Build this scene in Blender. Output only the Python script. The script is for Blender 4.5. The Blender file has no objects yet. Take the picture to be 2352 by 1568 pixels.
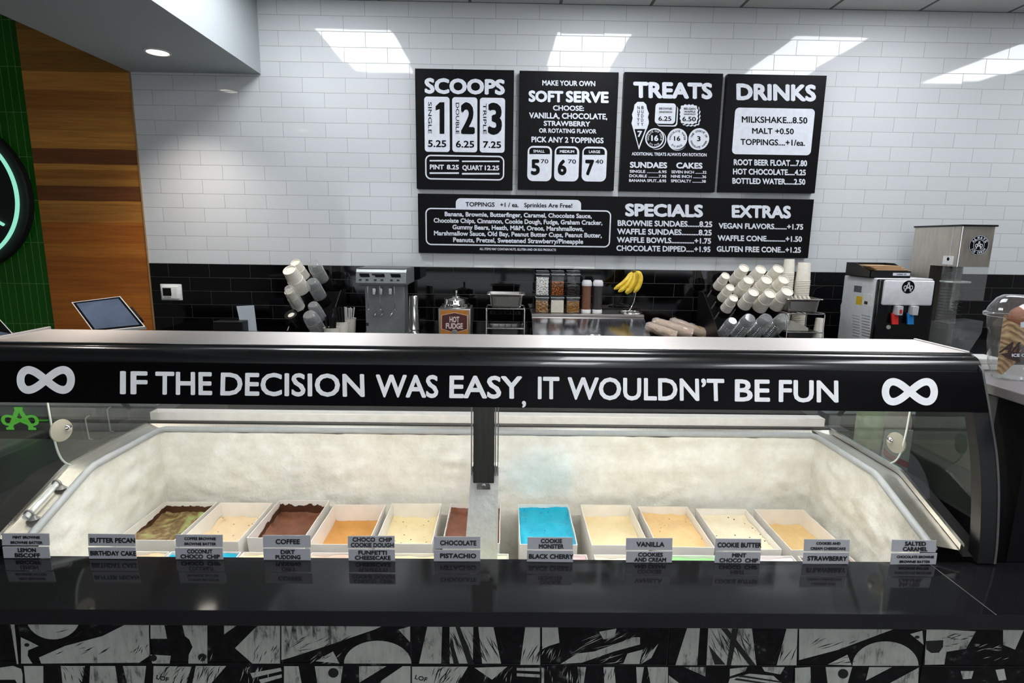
import bpy, bmesh, math, random
from mathutils import Vector, Matrix, Quaternion

random.seed(7)
SC = bpy.context.scene
COL = SC.collection

# ------------------------------------------------------------------ camera, world, exposure
F, PIT, YAW, ROLL = 1304.25, .1762, -.0125, .0140
EYE = Vector((0, 0, 1.62))
WALL = 4.3765            # y of the tiled back wall
ZB = 1.62 - .2083        # height where the black tiles meet the white ones
ZC = 3.27                # ceiling
SY = 4.3765

def _cam_rot():
    cb, sb = math.cos(YAW), math.sin(YAW)
    ca, sa = math.cos(PIT), math.sin(PIT)
    cc, sc = math.cos(ROLL), math.sin(ROLL)
    A = Matrix(((cc, -sc, 0), (sc, cc, 0), (0, 0, 1)))
    B = Matrix(((1, 0, 0), (0, ca, -sa), (0, sa, ca)))
    D = Matrix(((cb, 0, sb), (0, 1, 0), (-sb, 0, cb)))
    return A @ B @ D @ Matrix(((1, 0, 0), (0, 0, -1), (0, 1, 0)))
RM = _cam_rot()
RT = RM.transposed()
cd = bpy.data.cameras.new('camera')
cam = bpy.data.objects.new('camera', cd)
COL.objects.link(cam)
cd.sensor_width = 36
cd.lens = 36 * F / 2352
cd.clip_start = .01
M3 = Matrix((RM[0], -RM[1], -RM[2])).transposed()
cam.matrix_world = Matrix.Translation(EYE) @ M3.to_4x4()
SC.camera = cam

w = bpy.data.worlds.new('world')
SC.world = w
w.use_nodes = True
w.node_tree.nodes['Background'].inputs[0].default_value = (.5, .55, .6, 1)
w.node_tree.nodes['Background'].inputs[1].default_value = .15
SC.view_settings.view_transform = 'Standard'
SC.view_settings.look = 'None'
SC.view_settings.gamma = 1
SC.view_settings.exposure = 0.0
TROFFER = 13.0            # light given off by a ceiling panel
LED = 50.0               # light of the case's lamp strips
FRONT_FILL = 1.6               # light of the added glowing panel behind the viewer


def ray(x, y):
    return RT @ Vector(((x - 1176) / F, (y - 784) / F, 1))
def at(x, y, Y):
    d = ray(x, y); return EYE + d * (Y / d.y)
def atz(x, y, z):
    d = ray(x, y); return EYE + d * ((z - EYE.z) / d.z)

# ------------------------------------------------------------------ materials
def lin(c):
    def f(v):
        v /= 255
        return v / 12.92 if v <= .04045 else ((v + .055) / 1.055) ** 2.4
    return (f(c[0]), f(c[1]), f(c[2]), 1)
MATS = {}
class NT:
    def __init__(s, name):
        s.m = bpy.data.materials.new(name); s.m.use_nodes = True
        s.t = s.m.node_tree; s.n = s.t.nodes; s.p = s.n['Principled BSDF']; s.out = s.n['Material Output']
    def new(s, k, **kw):
        n = s.n.new('ShaderNode' + k)
        for a, v in kw.items():
            if a.startswith('i_'):
                a2 = a[2:]
                n.inputs[int(a2) if a2.isdigit() else a2.replace('_', ' ')].default_value = v
            else: setattr(n, a, v)
        return n
    def link(s, a, b): s.t.links.new(a, b)
    def math(s, op, a, b=None, c=None):
        n = s.new('Math', operation=op)
        for i, v in enumerate((a, b, c)):
            if v is None: continue
            if hasattr(v, 'is_linked') or hasattr(v, 'links'): s.link(v, n.inputs[i])
            else: n.inputs[i].default_value = v
        return n.outputs[0]
    def mix(s, f, a, b):
        n = s.new('Mix', data_type='RGBA')
        for i, v in ((0, f), (6, a), (7, b)):
            if hasattr(v, 'links'): s.link(v, n.inputs[i])
            else: n.inputs[i].default_value = v
        return n.outputs[2]
    def pos(s):
        return s.new('TexCoord').outputs['Object']
    def noise(s, scale, detail=3, vec=None, stretch=None, rough=.5, dist=0):
        n = s.new('TexNoise'); n.inputs['Scale'].default_value = scale; n.inputs['Detail'].default_value = detail
        n.inputs['Roughness'].default_value = rough; n.inputs['Distortion'].default_value = dist
        v = vec or s.pos()
        if stretch:
            m = s.new('Mapping'); m.inputs['Scale'].default_value = stretch; s.link(v, m.inputs[0]); v = m.outputs[0]
        s.link(v, n.inputs['Vector'])
        return n.outputs[0]
    def ramp(s, fac, stops, interp='LINEAR'):
        r = s.new('ValToRGB'); cr = r.color_ramp; cr.interpolation = interp
        while len(cr.elements) > 1: cr.elements.remove(cr.elements[-1])
        cr.elements[0].position = stops[0][0]; cr.elements[0].color = stops[0][1]
        for p, c in stops[1:]:
            e = cr.elements.new(p); e.color = c
        s.link(fac, r.inputs[0]); return r.outputs[0]
    def bump(s, h, strength, dist):
        b = s.new('Bump'); b.inputs['Strength'].default_value = strength; b.inputs['Distance'].default_value = dist
        s.link(h, b.inputs['Height']); s.link(b.outputs[0], s.p.inputs['Normal']); return b

def mat(name, rgb, rough=.5, metal=0, var=.06, scale=30, stretch=None, spec=.5, bump=0, bscale=None, coat=0, sss=0):
    if name in MATS: return MATS[name]
    g = NT(name)
    c = lin(rgb)
    nz = g.noise(scale, 3, stretch=stretch)
    lo = tuple(max(0, v * (1 - var)) for v in c[:3]) + (1,)
    hi = tuple(min(1, v * (1 + var)) for v in c[:3]) + (1,)
    g.link(g.ramp(nz, [(.3, lo), (.7, hi)]), g.p.inputs['Base Color'])
    g.p.inputs['Roughness'].default_value = rough
    g.p.inputs['Metallic'].default_value = metal
    g.p.inputs['Specular IOR Level'].default_value = spec
    if coat: g.p.inputs['Coat Weight'].default_value = coat; g.p.inputs['Coat Roughness'].default_value = .05
    if bump: g.bump(g.noise(bscale or scale, 4), 1, bump)
    MATS[name] = g.m
    return g.m

def emis(name, rgb, strength):
    if name in MATS: return MATS[name]
    g = NT(name)
    e = g.new('Emission'); e.inputs[1].default_value = strength
    nz = g.noise(4, 1); c = lin(rgb)
    g.link(g.ramp(nz, [(0, tuple(v * .97 for v in c[:3]) + (1,)), (1, c)]), e.inputs[0])
    g.link(e.outputs[0], g.out.inputs[0])
    MATS[name] = g.m
    return g.m

def glass(name, tint=(1, 1, 1), refl=1.0, rough=.02, haze=0.0, hazec=(220, 220, 220)):
    """thin sheet of clear plastic or glass: passes light straight on, mirrors a little by angle"""
    if name in MATS: return MATS[name]
    g = NT(name)
    t = g.new('BsdfTransparent'); t.inputs[0].default_value = (*tint, 1)
    gl = g.new('BsdfGlossy'); gl.inputs['Roughness'].default_value = rough
    lw = g.new('LayerWeight'); lw.inputs[0].default_value = .5
    f = g.math('MULTIPLY', g.math('MULTIPLY_ADD', g.math('POWER', lw.outputs['Facing'], 5.0), .9, .04), refl)
    nz = g.noise(3, 2)
    f2 = g.math('MULTIPLY', f, g.math('MULTIPLY_ADD', nz, .2, .9))
    mx = g.new('MixShader'); g.link(f2, mx.inputs[0]); g.link(t.outputs[0], mx.inputs[1]); g.link(gl.outputs[0], mx.inputs[2])
    last = mx.outputs[0]
    if haze:
        d = g.new('BsdfDiffuse'); d.inputs[0].default_value = lin(hazec)
        m2 = g.new('MixShader'); m2.inputs[0].default_value = haze
        g.link(last, m2.inputs[1]); g.link(d.outputs[0], m2.inputs[2]); last = m2.outputs[0]
    g.link(last, g.out.inputs[0])
    MATS[name] = g.m
    return g.m

def brushed(name, rgb, rough=.3, stretch=(3, 200, 200), amt=.12, aniso=None):
    if name in MATS: return MATS[name]
    g = NT(name); c = lin(rgb)
    nz = g.noise(1, 4, stretch=stretch)
    g.link(g.ramp(nz, [(.25, tuple(v * (1 - amt) for v in c[:3]) + (1,)), (.75, tuple(min(1, v * (1 + amt)) for v in c[:3]) + (1,))]), g.p.inputs['Base Color'])
    g.p.inputs['Metallic'].default_value = 1
    g.link(g.math('MULTIPLY_ADD', nz, .2, rough - .1), g.p.inputs['Roughness'])
    g.bump(nz, .12, .0006)
    if aniso:
        g.p.inputs['Anisotropic'].default_value = .85
        tv = g.new('CombineXYZ'); tv.inputs[0].default_value, tv.inputs[1].default_value, tv.inputs[2].default_value = aniso
        g.link(tv.outputs[0], g.p.inputs['Tangent'])
    MATS[name] = g.m
    return g.m

TW, TH = .3096, .3096 / 2.996
def tile_mat(name, tile, grout, rough, w, h, ox, oz, mortar, offset=.5, tilt=.01, spec=.5, var=.02, bump=.5):
    g = NT(name)
    p = g.pos()
    sx = g.new('SeparateXYZ'); g.link(p, sx.inputs[0])
    x = g.math('ADD', sx.outputs[0], ox); z = g.math('ADD', sx.outputs[2], oz)
    cv = g.new('CombineXYZ'); g.link(x, cv.inputs[0]); g.link(z, cv.inputs[1])
    b = g.new('TexBrick', offset=offset, offset_frequency=2, squash=1, squash_frequency=2)
    g.link(cv.outputs[0], b.inputs['Vector'])
    b.inputs['Scale'].default_value = 1; b.inputs['Mortar Size'].default_value = mortar
    b.inputs['Mortar Smooth'].default_value = .3; b.inputs['Bias'].default_value = 0
    b.inputs['Brick Width'].default_value = w; b.inputs['Row Height'].default_value = h
    c = lin(tile)
    b.inputs['Color1'].default_value = tuple(v * (1 - var) for v in c[:3]) + (1,)
    b.inputs['Color2'].default_value = tuple(min(1, v * (1 + var)) for v in c[:3]) + (1,)
    b.inputs['Mortar'].default_value = lin(grout)
    g.link(b.outputs['Color'], g.p.inputs['Base Color'])
    g.p.inputs['Specular IOR Level'].default_value = spec
    g.link(g.math('MULTIPLY_ADD', b.outputs['Fac'], .5, rough), g.p.inputs['Roughness'])
    # every tile sits at its own slight angle
    row = g.math('FLOOR', g.math('DIVIDE', z, h))
    half = g.math('MULTIPLY', g.math('SUBTRACT', 1.0, g.math('MODULO', g.math('ABSOLUTE', row), 2.0)), offset)
    col = g.math('FLOOR', g.math('ADD', g.math('DIVIDE', x, w), half))
    ci = g.new('CombineXYZ'); g.link(col, ci.inputs[0]); g.link(row, ci.inputs[1])
    wn = g.new('TexWhiteNoise', noise_dimensions='2D'); g.link(ci.outputs[0], wn.inputs['Vector'])
    sub = g.new('VectorMath', operation='SUBTRACT'); g.link(wn.outputs['Color'], sub.inputs[0]); sub.inputs[1].default_value = (.5, .5, .5)
    sca = g.new('VectorMath', operation='SCALE'); g.link(sub.outputs[0], sca.inputs[0]); sca.inputs['Scale'].default_value = tilt
    geo = g.new('NewGeometry')
    bp = g.new('Bump'); bp.inputs['Strength'].default_value = bump; bp.inputs['Distance'].default_value = .002; bp.invert = True
    g.link(b.outputs['Fac'], bp.inputs['Height'])
    ad = g.new('VectorMath', operation='ADD'); g.link(bp.outputs[0], ad.inputs[0]); g.link(sca.outputs[0], ad.inputs[1])
    nr = g.new('VectorMath', operation='NORMALIZE'); g.link(ad.outputs[0], nr.inputs[0])
    g.link(nr.outputs[0], g.p.inputs['Normal'])
    return g.m

def wood_mat():
    g = NT('wood_planks')
    p = g.pos(); sx = g.new('SeparateXYZ'); g.link(p, sx.inputs[0])
    z = g.math('DIVIDE', g.math('SUBTRACT', sx.outputs[2], .8), 2.5)
    wob = g.math('MULTIPLY', g.math('SUBTRACT', g.noise(1, 2, stretch=(2.2, 1, 1.2)), .5), .006)
    z = g.math('ADD', z, wob)
    A, Bc, Cc, Dk = (152, 104, 44), (166, 116, 50), (140, 92, 34), (98, 58, 26)
    st = []
    def zf(y): return (at(200, y, WALL).z - .8) / 2.5
    seq = [(800, (146, 84, 26)), (745, (150, 90, 30)), (672, (140, 82, 26)), (592, (152, 94, 32)), (560, (144, 84, 26)), (512, A), (470, Bc), (462, Dk), (430, A), (414, Cc), (390, Bc), (378, Dk), (345, Bc), (302, A), (258, Cc), (212, Bc), (168, (120, 84, 30)), (122, (140, 100, 38)), (75, (118, 82, 30))]
    for y, c in seq: st.append((max(0, min(1, zf(y))), tuple(min(1, v * 1.6) for v in lin(c)[:3]) + (1,)))
    st.sort(key=lambda q: q[0])
    base = g.ramp(z, st, 'CONSTANT')
    n = g.noise(1, 5, stretch=(3, 3, 90), rough=.6)
    n2 = g.noise(1, 3, stretch=(1.2, 1, 30))
    dark = g.mix(1.0, base, base)
    mm = g.new('Mix', data_type='RGBA', blend_type='MULTIPLY'); mm.inputs[0].default_value = .75
    g.link(base, mm.inputs[6]); g.link(g.ramp(n, [(.3, (.62, .55, .5, 1)), (.65, (1.08, 1.05, 1, 1))]), mm.inputs[7])
    m2 = g.new('Mix', data_type='RGBA', blend_type='MULTIPLY'); m2.inputs[0].default_value = .6
    g.link(mm.outputs[2], m2.inputs[6]); g.link(g.ramp(n2, [(.35, (.75, .7, .65, 1)), (.6, (1.05, 1.03, 1, 1))]), m2.inputs[7])
    g.link(m2.outputs[2], g.p.inputs['Base Color'])
    g.p.inputs['Roughness'].default_value = .45
    g.bump(n, .15, .002)
    return g.m

# ------------------------------------------------------------------ mesh kit
_GL = {}
def glyphs(s, off):
    k = (s, off)
    if k not in _GL:
        c = bpy.data.curves.new('t', 'FONT'); c.body = s; c.size = 1; c.offset = off; c.resolution_u = 3
        o = bpy.data.objects.new('t', c)
        me = bpy.data.meshes.new_from_object(o)
        _GL[k] = ([(v.co.x, v.co.y) for v in me.vertices], [tuple(p.vertices) for p in me.polygons])
        bpy.data.objects.remove(o); bpy.data.curves.remove(c); bpy.data.meshes.remove(me)
    return _GL[k]
def capm(off):
    v, _ = glyphs('H', off)
    return min(y for x, y in v), max(y for x, y in v)

class MB:
    def __init__(s): s.bm = bmesh.new()
    def _merge(s, t, mx=None):
        if mx is not None: bmesh.ops.transform(t, matrix=mx, verts=t.verts)
        mp = {}
        for v in t.verts: mp[v] = s.bm.verts.new(v.co)
        for f in t.faces:
            try: s.bm.faces.new([mp[v] for v in f.verts])
            except ValueError: pass
        t.free()
    def box(s, x0, x1, y0, y1, z0, z1, bev=0, seg=2, mx=None):
        t = bmesh.new(); bmesh.ops.create_cube(t, size=1)
        sz = Vector((abs(x1 - x0), abs(y1 - y0), abs(z1 - z0)))
        for v in t.verts: v.co = Vector((v.co.x * sz.x, v.co.y * sz.y, v.co.z * sz.z)) + Vector(((x0 + x1) / 2, (y0 + y1) / 2, (z0 + z1) / 2))
        if bev: bmesh.ops.bevel(t, geom=t.edges[:], offset=min(bev, min(sz) * .45), segments=seg, profile=.5, affect='EDGES')
        s._merge(t, mx); return s
    def cyl(s, p0, p1, r0, r1=None, n=24, caps=True):
        r1 = r0 if r1 is None else r1
        p0, p1 = Vector(p0), Vector(p1); d = (p1 - p0).normalized()
        q = d.to_track_quat('Z', 'Y')
        a = [s.bm.verts.new(p0 + q @ Vector((r0 * math.cos(i * math.tau / n), r0 * math.sin(i * math.tau / n), 0))) for i in range(n)]
        b = [s.bm.verts.new(p1 + q @ Vector((r1 * math.cos(i * math.tau / n), r1 * math.sin(i * math.tau / n), 0))) for i in range(n)]
        for i in range(n): s.bm.faces.new((a[i], a[(i + 1) % n], b[(i + 1) % n], b[i]))
        if caps: s.bm.faces.new(a[::-1]); s.bm.faces.new(b)
        return s
    def lathe(s, prof, c=(0, 0, 0), n=32, q=None, sx=1, sy=1):
        c = Vector(c); rings = []
        for r, z in prof:
            ring = []
            if r < 1e-6:
                v = Vector((0, 0, z)); v = q @ v if q else v
                ring = [s.bm.verts.new(c + v)]
            else:
                for i in range(n):
                    v = Vector((sx * r * math.cos(i * math.tau / n), sy * r * math.sin(i * math.tau / n), z))
                    ring.append(s.bm.verts.new(c + (q @ v if q else v)))
            rings.append(ring)
        for a, b in zip(rings, rings[1:]):
            for i in range(n):
                j = (i + 1) % n
                if len(a) == 1 and len(b) == 1: continue
                if len(a) == 1: s.bm.faces.new((a[0], b[i], b[j])) if True else 0
                elif len(b) == 1: s.bm.faces.new((a[i], a[j], b[0]))
                else: s.bm.faces.new((a[i], a[j], b[j], b[i]))
        return s
    def tube(s, pts, r, n=8, closed=False, radii=None):
        pts = [Vector(p) for p in pts]; N = len(pts); rings = []; up = None
        for i, p in enumerate(pts):
            if closed: d = pts[(i + 1) % N] - pts[i - 1]
            else: d = pts[min(i + 1, N - 1)] - pts[max(i - 1, 0)]
            d.normalize()
            if up is None: up = d.orthogonal().normalized()
            up = (up - d * up.dot(d)).normalized(); sd = d.cross(up)
            rr = radii[i] if radii else r
            rings.append([s.bm.verts.new(p + rr * (math.cos(k * math.tau / n) * up + math.sin(k * math.tau / n) * sd)) for k in range(n)])
        rng = range(N) if closed else range(N - 1)
        for i in rng:
            a, b = rings[i], rings[(i + 1) % N]
            for k in range(n): s.bm.faces.new((a[k], a[(k + 1) % n], b[(k + 1) % n], b[k]))
        if not closed: s.bm.faces.new(rings[0][::-1]); s.bm.faces.new(rings[-1])
        return s
    def poly(s, pts):
        try: s.bm.faces.new([s.bm.verts.new(p) for p in pts])
        except ValueError: pass
        return s
    def prism(s, pts, d):
        """polygon pts (3-D, in order) pushed along d"""
        d = Vector(d); a = [s.bm.verts.new(p) for p in pts]; b = [s.bm.verts.new(Vector(p) + d) for p in pts]
        n = len(a)
        s.bm.faces.new(a[::-1]); s.bm.faces.new(b)
        for i in range(n): s.bm.faces.new((a[i], a[(i + 1) % n], b[(i + 1) % n], b[i]))
        return s
    def strip(s, A, B):
        a = [s.bm.verts.new(p) for p in A]; b = [s.bm.verts.new(p) for p in B]
        for i in range(len(a) - 1): s.bm.faces.new((a[i], a[i + 1], b[i + 1], b[i]))
        return s
    def ring(s, A, B):
        a = [s.bm.verts.new(p) for p in A]; b = [s.bm.verts.new(p) for p in B]; n = len(a)
        for i in range(n): s.bm.faces.new((a[i], a[(i + 1) % n], b[(i + 1) % n], b[i]))
        return s
    def grid(s, fn, nu, nv):
        V = [[s.bm.verts.new(fn(i / nu, j / nv)) for j in range(nv + 1)] for i in range(nu + 1)]
        for i in range(nu):
            for j in range(nv): s.bm.faces.new((V[i][j], V[i + 1][j], V[i + 1][j + 1], V[i][j + 1]))
        return s
    def blob(s, c, r, sub=1, jit=0, sc=(1, 1, 1)):
        t = bmesh.new(); bmesh.ops.create_icosphere(t, subdivisions=sub, radius=r)
        for v in t.verts:
            v.co = Vector((v.co.x * sc[0], v.co.y * sc[1], v.co.z * sc[2])) * (1 + random.uniform(-jit, jit)) + Vector(c)
        s._merge(t); return s
    def text(s, st, o, u, v, off=.02, bold=0):
        """text st with its box from o along u (full width) and v (cap height)"""
        bold += off; off = 0
        vs, fs = glyphs(st, off); c0, c1 = capm(off)
        x0 = min(p[0] for p in vs); x1 = max(p[0] for p in vs)
        o, u, v = Vector(o), Vector(u), Vector(v)
        sh = [(0, 0)]
        if bold:
            sh = [(bold * math.cos(a), bold * math.sin(a)) for a in (0.5, 1.57, 2.6, 3.7, 4.71, 5.8)]
            x0 -= bold; x1 += bold; c0 -= bold; c1 += bold
        nn = Vector((0, -.00012, 0))
        for k_, (dx, dy) in enumerate(sh):
            vv = [s.bm.verts.new(o + nn * k_ + u * ((p[0] + dx - x0) / (x1 - x0)) + v * ((p[1] + dy - c0) / (c1 - c0))) for p in vs]
            for f in fs:
                try: s.bm.faces.new([vv[i] for i in f])
                except ValueError: pass
        return s
    def tpx(s, st, x0, x1, yt, yb, surf, eps=(0, -.002, 0), off=.02, bold=0, rot=False):
        """text that fills the pixel box of the photo on the surface surf, kept level"""
        xm, ym = (x0 + x1) / 2, (yt + yb) / 2
        L, R_, T, B = surf(x0, ym), surf(x1, ym), surf(xm, yt), surf(xm, yb)
        e = Vector(eps)
        if rot:
            hx = (R_.x - L.x)
            s.text(st, Vector((L.x, T.y, T.z)) + e, B - T, Vector((hx, 0, 0)), off, bold)
        else:
            u = Vector((R_.x - L.x, 0, 0))
            s.text(st, B - u / 2 + e, u, T - B, off, bold)
        return s
    def build(s, name, m, parent=None, loc=None, smooth=20, label=None, cat=None, group=None, kind=None):
        me = bpy.data.meshes.new(name)
        L = parent_loc(parent) if parent else Vector(loc or (0, 0, 0))
        if L.length: bmesh.ops.translate(s.bm, vec=-L, verts=s.bm.verts)
        bmesh.ops.recalc_face_normals(s.bm, faces=s.bm.faces)
        s.bm.to_mesh(me); s.bm.free()
        me.materials.append(m)
        if smooth:
            me.polygons.foreach_set('use_smooth', [True] * len(me.polygons))
            me.set_sharp_from_angle(angle=math.radians(smooth))
        o = bpy.data.objects.new(name, me); COL.objects.link(o)
        if parent: o.parent = parent
        else: o.location = L
        tag(o, label, cat, group, kind)
        return o
def parent_loc(p):
    v = Vector((0, 0, 0))
    while p: v += p.location; p = p.parent
    return v
def tag(o, label=None, cat=None, group=None, kind=None):
    for k, v in (('label', label), ('category', cat), ('group', group), ('kind', kind)):
        if v: o[k] = v
    return o
def thing(name, label, cat, loc=(0, 0, 0), group=None):
    o = bpy.data.objects.new(name, None); COL.objects.link(o); o.location = loc; o.empty_display_size = .05
    return tag(o, label, cat, group)
def copy_thing(o, parent=None):
    c = o.copy(); COL.objects.link(c)
    if parent: c.parent = parent
    for ch in [x for x in bpy.data.objects if x.parent == o]: copy_thing(ch, c)
    return c
def rr(x0, x1, z0, z1, r, y, n=6):
    P = []
    for cx, cz, a in ((x1 - r, z1 - r, 0), (x0 + r, z1 - r, 90), (x0 + r, z0 + r, 180), (x1 - r, z0 + r, 270)):
        for i in range(n + 1):
            t = math.radians(a + 90 * i / n); P.append(Vector((cx + r * math.cos(t), y, cz + r * math.sin(t))))
    return P
def bez(p0, p1, p2, p3, n=16):
    p0, p1, p2, p3 = map(Vector, (p0, p1, p2, p3))
    return [p0 * (1 - t) ** 3 + 3 * p1 * t * (1 - t) ** 2 + 3 * p2 * t * t * (1 - t) + p3 * t ** 3 for t in [i / n for i in range(n + 1)]]

# ------------------------------------------------------------------ palette
white_plastic = mat('white_plastic', (226, 226, 224), .35)
cream_paper = mat('cream_paper', (232, 226, 212), .6, scale=60)
board_black = mat('board_black', (13, 13, 15), .45, spec=.1)
print_white = mat('print_white', (214, 218, 226), .5)
print_black = mat('print_black', (14, 14, 16), .5, spec=.08)
gloss_black = mat('gloss_black', (9, 9, 10), .16, spec=.5)
satin_black = mat('satin_black', (12, 12, 13), .4)
matte_black = mat('matte_black', (16, 16, 17), .65)
steel = brushed('brushed_steel', (196, 190, 184), .3)
steel_v = brushed('brushed_steel_upright', (176, 172, 166), .32, (200, 200, 4))
steel_dark = brushed('dull_steel', (120, 118, 114), .38, (200, 200, 4))
chrome = mat('chrome', (225, 224, 220), .08, 1, var=.02)
chrome_soft = mat('soft_chrome', (205, 204, 200), .2, 1, var=.05)
frost_white = mat('frosted_white', (226, 226, 220), .6, scale=40, bump=.004, bscale=60)
clear = glass('clear_plastic', (.97, .98, .97), 1.3)
clear_cup = glass('clear_cup_plastic', (.92, .93, .92), 2.0, .06, .07)
lid_plastic = glass('lid_plastic', (.9, .91, .9), 2.4, .06, .22)
acrylic = glass('acrylic_sheet', (.95, .97, .95), 1.2, .02, .02)
pane_glass = glass('window_glass', (.97, .985, .975), .55, .01)
tinted_end = glass('end_glass', (.72, .78, .75), 1.6, .02)
led_mat = emis('lamp_strip', (255, 250, 240), LED)
troffer_mat = emis('ceiling_diffuser', (247, 250, 255), TROFFER)

# ------------------------------------------------------------------ ceiling lights (they light the room)
lightspec = [(x, 3.25, 'back') for x in (-1.24, .685, 2.6, 4.5)] + [(x, y, 'front') for y in (.3, -2.3) for x in (.685, 2.6)]  # front rows are added out of view to brighten the counter front
def make_light(x, y):
    t = thing('ceiling_light', 'square-edged troffer light set in the drop ceiling, mirrored in the tiles or added for fill', 'ceiling light', (x, y, ZC), 'ceiling troffer lights')
    m = MB()
    hx, hy = .30, .61
    for a in ((-hx - .02, -hx, -hy - .02, hy + .02), (hx, hx + .02, -hy - .02, hy + .02), (-hx, hx, -hy - .02, -hy), (-hx, hx, hy, hy + .02)):
        m.box(x + a[0], x + a[1], y + a[2], y + a[3], ZC - .012, ZC - .0005)
    m.build('frame', white_plastic, t)
    MB().box(x - hx, x + hx, y - hy, y + hy, ZC - .008, ZC - .001).build('diffuser', troffer_mat, t)
    return t
L0 = make_light(*lightspec[0][:2])
for x, y, k in lightspec[1:]:
    c = copy_thing(L0); c.location = (x, y, ZC)

# ------------------------------------------------------------------ room
XS0, XS1 = -2.714, -1.778     # soffit
MB().box(-5.2, 6.2, -4.2, WALL + .1, -.1, 0).build('floor', mat('floor_concrete', (92, 90, 86), .5, scale=4, var=.2), kind='structure')
def ceiling_mat():
    g = NT('ceiling_tiles'); p = g.pos()
    mp = g.new('Mapping'); mp.inputs['Location'].default_value = (-.365 + .64 * 10, -(WALL) + .64 * 20, 0); g.link(p, mp.inputs[0])
    b = g.new('TexBrick', offset=0, offset_frequency=1, squash=1)
    g.link(mp.outputs[0], b.inputs['Vector'])
    for k, v in (('Scale', 1), ('Mortar Size', .012), ('Mortar Smooth', .1), ('Bias', 0), ('Brick Width', .64), ('Row Height', .64)): b.inputs[k].default_value = v
    b.inputs['Color1'].default_value = lin((206, 206, 204)); b.inputs['Color2'].default_value = lin((212, 212, 210)); b.inputs['Mortar'].default_value = lin((110, 110, 108))  # grid lines get a darker grey for the shade along the bars
    nz = g.noise(180, 2)
    mm = g.new('Mix', data_type='RGBA', blend_type='MULTIPLY'); mm.inputs[0].default_value = .5
    g.link(b.outputs[0], mm.inputs[6]); g.link(g.ramp(nz, [(.3, (.85, .85, .85, 1)), (.6, (1, 1, 1, 1))]), mm.inputs[7])
    g.link(mm.outputs[2], g.p.inputs['Base Color']); g.p.inputs['Roughness'].default_value = .9
    bp = g.bump(b.outputs['Fac'], .6, .006); bp.invert = False
    return g.m
MB().box(-5.2, 6.2, -4.2, WALL + .1, ZC, ZC + .1).build('ceiling', ceiling_mat(), kind='structure')
white_tile = tile_mat('white_subway_tile', (206, 209, 210), (150, 150, 148), .045, TW, TH, 1.0209 + TW * 40, -ZB + TH * 40, .0016, tilt=.012, spec=.55)
black_tile = tile_mat('black_subway_tile', (5, 5, 6), (58, 58, 56), .06, TW, TH, 1.0209 + TW * 40, -ZB + TH * 40, .0016, tilt=.012, spec=.5)
MB().box(XS0, 6.2, WALL, WALL + .1, ZB, ZC).build('wall_back', white_tile, kind='structure')
MB().box(XS0, 6.2, WALL, WALL + .1, 0, ZB).build('wall_back_lower', black_tile, kind='structure')
j = at(109, 720, WALL); jz = at(60, 743, WALL).z
green_tile = tile_mat('green_stacked_tile', (22, 92, 8), (120, 160, 100), .1, .0545, .3096, -j.x + .0545 * 60, -jz + .3096 * 20, .0014, offset=0, tilt=.006, var=.15)
MB().box(-5.2, -3.48, WALL, WALL + .1, 0, ZC).build('wall_left_tiled', green_tile, kind='structure')
MB().box(-3.48, XS0, WALL - .004, WALL + .1, 0, ZC).build('trim_1', wood_mat(), kind='structure')
edge = MB(); edge.box(XS0 - .001, XS0 + .005, WALL - .012, WALL - .0005, .9, 2.77); edge.build('trim_2', mat('edge_strip', (150, 122, 84), .4), kind='structure')
paint = mat('painted_plaster', (176, 183, 185), .75, scale=80, var=.02)
soff = mat('soffit_underside', (196, 196, 196), .8, scale=80, var=.03)
MB().box(XS0, XS1, -4.2, WALL, 2.771, ZC).build('trim_3', paint, kind='structure')
side = mat('side_wall_paint', (150, 150, 148), .8, scale=6)
MB().box(-5.3, -5.2, -4.2, WALL + .1, 0, ZC).build('wall_left', side, kind='structure')
MB().box(6.2, 6.3, -4.2, WALL + .1, 0, ZC).build('wall_right', side, kind='structure')
MB().box(-3.6, 5.2, -4.2, -4.195, .5, 2.9).build('fill_panel', emis('front_fill_glow', (240, 246, 255), FRONT_FILL), kind='structure')  # added glowing panel, unseen, fills the front of the scene with light
MB().box(-5.3, 6.3, -4.3, -4.2, 0, ZC).build('wall_front', mat('front_wall_paint', (96, 96, 96), .8, scale=6), kind='structure')

# recessed lamps in the soffit
def downlight(x, y, label):
    t = thing('downlight', label, 'ceiling light', (x, y, 2.771), 'soffit downlights')
    MB().lathe([(.078, -.0005), (.078, -.006), (.066, -.008), (.062, -.004), (.060, 0)], (x, y, 2.771), 32).build('trim_ring', white_plastic, t)
    MB().lathe([(0, -.003), (.060, -.003)], (x, y, 2.771), 32).build('lens', emis('downlight_lens', (255, 246, 232), 9), t)
    l = bpy.data.lights.new('lamp', 'SPOT'); l.energy = 60; l.spot_size = math.radians(105); l.spot_blend = .9; l.color = (1, .9, .82); l.shadow_soft_size = .05
    o = bpy.data.objects.new('lamp', l); COL.objects.link(o); o.parent = t; o.location = (0, 0, -.02)
    return t
downlight(-2.234, 3.907, 'round recessed downlight glowing in the dropped soffit near the tiled wall')
downlight(-2.234, 2.2, 'round recessed downlight further forward along the dropped soffit')

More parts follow.
